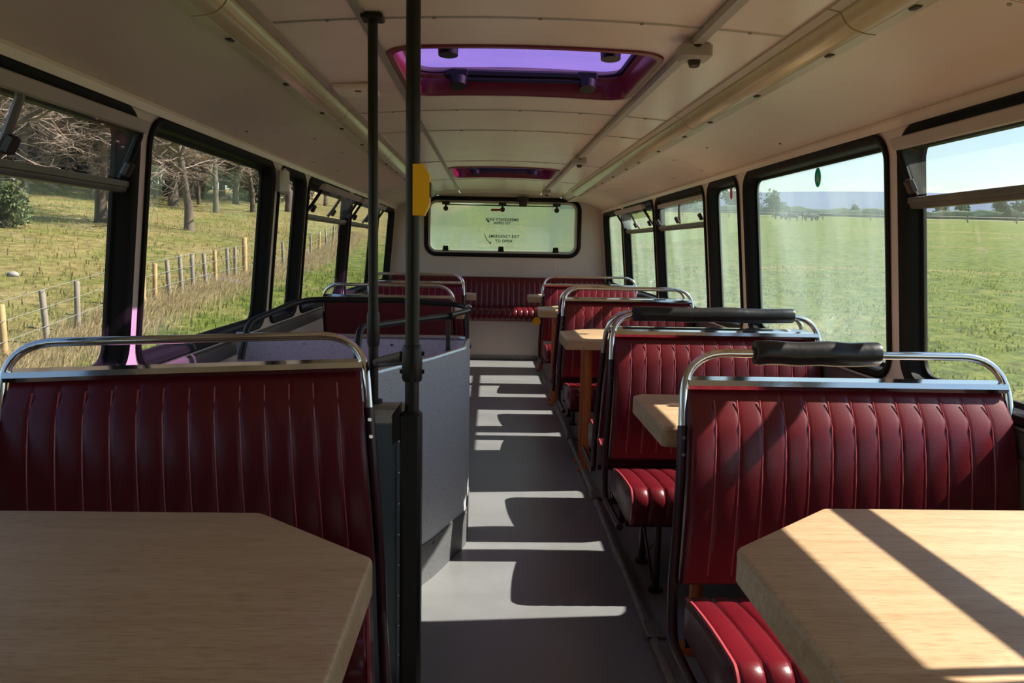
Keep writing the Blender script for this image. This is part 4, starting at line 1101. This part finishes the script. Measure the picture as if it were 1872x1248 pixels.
EV = leaf_blob(2, 2600, (3.2, 3.2, 4.2), 'evergreen', 0.28); EV2 = leaf_blob(9, 2600, (4.5, 3.2, 2.6), 'scrub_leaf', 0.26)
for j, (px, y, sc) in enumerate([(20, 78, 1.3), (75, 82, 1.2), (140, 86, 1.4), (200, 80, 1.2), (255, 84, 1.3), (310, 88, 1.35), (365, 86, 1.2), (415, 92, 1.4), (465, 95, 1.3), (510, 104, 1.3), (555, 112, 1.3), (-40, 76, 1.3)]):
    x = (px-895)*y/1456
    plant('evergreen_tree', EV if j % 2 else EV2, ('foliage', 'stem'), x, y, j*1.3, sc, 'dark green undergrowth at the back of the left wood', 'tree', 'undergrowth of the left wood')
SH1 = leaf_blob(4, 2400, (1.0, 1.0, 1.0), 'evergreen', 0.10); SH2 = leaf_blob(6, 1200, (0.7, 0.7, 0.5), 'gorse_flower', 0.05)
plant('evergreen_bush', SH1, ('foliage', 'stem'), -19.6, 33, 0, 1.0, 'round grey green bush at the left edge below the trees', 'bush', None)
plant('gorse_bush', SH2, ('foliage', 'stem'), -20.2, 32, 0, 0.9, 'low yellow flowering gorse at the left edge of the field', 'bush', None)
# stone in the field
rb = MB().ball((0, 0, 0.05), 0.13, 7, (1.3, 0.9, 0.7)); mat('pale_stone', (0.30, 0.28, 0.26), 0.9, var=0.2)
o = rb.build('field_stone', 'pale_stone', None, 1.2); x, y = -12.6, 21.5; o.location = (x, y, gz(x, y)); tag(o, 'pale stone lying in the left field', 'stone')

# right: far fence, cows, hedges, trees
root = empty('field_fence', (80, 160, gz(80, 160))); off = Vector(root.location)
tag(root, 'distant straight fence at the far edge of the right field', 'fence'); tops = []
for i in range(26):
    x = 30+9.2*i; y = 168-0.12*x; z = gz(x, y)
    p = MB(); p.tube([(x, y, z-0.2), (x, y, z+1.3)], 0.12, 5); p.v = [tuple(Vector(q)-off) for q in p.v]; p.build('post', 'post_wood', root, 1.0); tops.append((x, y, z))
for h in (0.5, 1.15):
    p = MB(); p.tube([Vector((x, y, z+h))-off for x, y, z in tops], 0.035, 4); p.build('wire', 'wire', root, 1.0)
mat('cow_hide', (0.016, 0.014, 0.013), 0.8, var=0.3, scale=1.5)
def cow_mesh(graze):
    me = bpy.data.meshes.new('cow'); 
    V = [(-0.75, 0, 1.12), (-0.35, 0, 1.05), (0.15, 0, 1.03), (0.6, 0, 1.08), (0.95, 0, 1.0 if graze else 1.28), (1.25, 0, 0.55 if graze else 1.42), (1.45, 0, 0.18 if graze else 1.28)]
    E = [(i, i+1) for i in range(6)]; R = [0.30, 0.40, 0.42, 0.36, 0.21, 0.17, 0.10]
    for bx, sy, base, kn in ((-0.70, 0.2, 0, -0.08), (-0.70, -0.2, 0, -0.08), (0.58, 0.18, 3, 0.03), (0.58, -0.18, 3, 0.03)):
        k = len(V); V += [(bx, sy, 0.78), (bx+kn, sy, 0.42), (bx, sy, 0.02)]; E += [(base, k), (k, k+1), (k+1, k+2)]; R += [0.17, 0.09, 0.07]
    k = len(V); V += [(-1.02, 0, 1.08), (-1.08, 0, 0.55)]; E += [(0, k), (k, k+1)]; R += [0.06, 0.04]
    k = len(V)
    hx, hzz = (1.22, 0.64) if graze else (1.2, 1.50)
    V += [(hx, 0.26, hzz), (hx, -0.26, hzz)]; E += [(5, k), (5, k+1)]; R += [0.06, 0.06]
    me.from_pydata(V, E, []); o = bpy.data.objects.new('cow', me); COL.objects.link(o)
    md = o.modifiers.new('skin', 'SKIN')
    for sv, r in zip(me.skin_vertices[0].data, R): sv.radius = (r, r)
    me.skin_vertices[0].data[2].use_root = True
    o.modifiers.new('sub', 'SUBSURF').levels = 1
    bpy.context.view_layer.update()
    m2 = bpy.data.meshes.new_from_object(o.evaluated_get(bpy.context.evaluated_depsgraph_get())); bpy.data.objects.remove(o)
    m2.materials.clear(); m2.materials.append(M['cow_hide'])
    for p in m2.polygons: p.use_smooth = True
    return m2
CM = [cow_mesh(True), cow_mesh(False)]
for j, (px, y, rz, gk, lab) in enumerate([(1421, 150, 0.2, 0, 'leftmost dark cow grazing by the distant fence'), (1431, 154, 0.5, 1, 'dark cow standing second from the left by the distant fence'),
        (1448, 142, 2.9, 0, 'dark cow grazing alone in the middle of the distant herd'), (1467, 150, 1.2, 1, 'dark cow seen end-on just right of the herd middle'),
        (1478, 144, 0.1, 0, 'dark cow grazing second from the right of the herd'), (1487, 147, 3.3, 1, 'rightmost dark cow of the distant herd')]):
    x = (px-895)*y/1456; o = link('cow', CM[gk]); o.location = (x, y, gz(x, y)); o.rotation_euler.z = rz; o.scale = (0.9,)*3
    tag(o, lab, 'cow', 'cows in the far field')
# hedges: long lumpy rows
def hedge(x0, y0, x1, y1, h, label, seed):
    rnd = random.Random(seed); w = MB(); n = 40; L = []
    for i in range(n+1):
        t = i/n; x = x0+(x1-x0)*t; y = y0+(y1-y0)*t; z = gz(x, y)-0.3; hh = h*(0.75+0.5*rnd.random()); r = h*0.6
        L.append([(x, y-r, z), (x, y-r*1.1+rnd.uniform(-.3, .3), z+hh*0.45), (x, y-r*0.6, z+hh*0.9), (x, y+rnd.uniform(-.3, .3), z+hh), (x, y+r*0.7, z+hh*0.85), (x, y+r, z)])
    w.loft(L, cap=True); o = w.build('hedgerow', 'far_green', None, 0.6); tag(o, label, 'hedge', 'hedges beyond the right field')
hedge(68, 205, 140, 196, 2.3, 'dark hedge behind the cows in the second right window', 1)
hedge(128, 196, 260, 175, 2.8, 'long dark hedge seen through the nearest right window', 2)
hedge(20, 235, 70, 226, 2.4, 'hedge seen through the narrow right window', 3)
hedge(60, 300, 330, 270, 4.0, 'farther pale hedge line below the hill', 4)
FT = leaf_blob(31, 900, (3.2, 3.2, 4.0), 'far_tree_green', 0.5, True, 1.0)
for j, (px, y, sc, lab) in enumerate([(1410, 178, 0.72, 'round tree standing alone at the left of the second right window'), (1372, 205, 0.7, 'tree between the narrow and second right windows'),
    (1262, 230, 1.0, 'tree seen in the top pane of the fourth right window'), (1290, 240, 0.9, 'tree by the right edge of the fourth right window'), (1560, 232, 0.4, 'tree rising from the hedge in the second right window'),
    (1720, 225, 0.5, 'tree above the hedge near the nearest right pillar'), (1760, 235, 0.6, 'tree above the hedge in the nearest right window'), (1832, 225, 0.8, 'larger tree above the hedge at the right edge'), (1868, 230, 0.7, 'tree above the hedge at the extreme right edge'), (1340, 236, 1.0, 'tree in the narrow right window')]):
    x = (px-895)*y/1456
    plant('field_tree', FT, ('foliage', 'stem'), x, y, j*0.9, sc, lab, 'tree', 'trees beyond the right field')
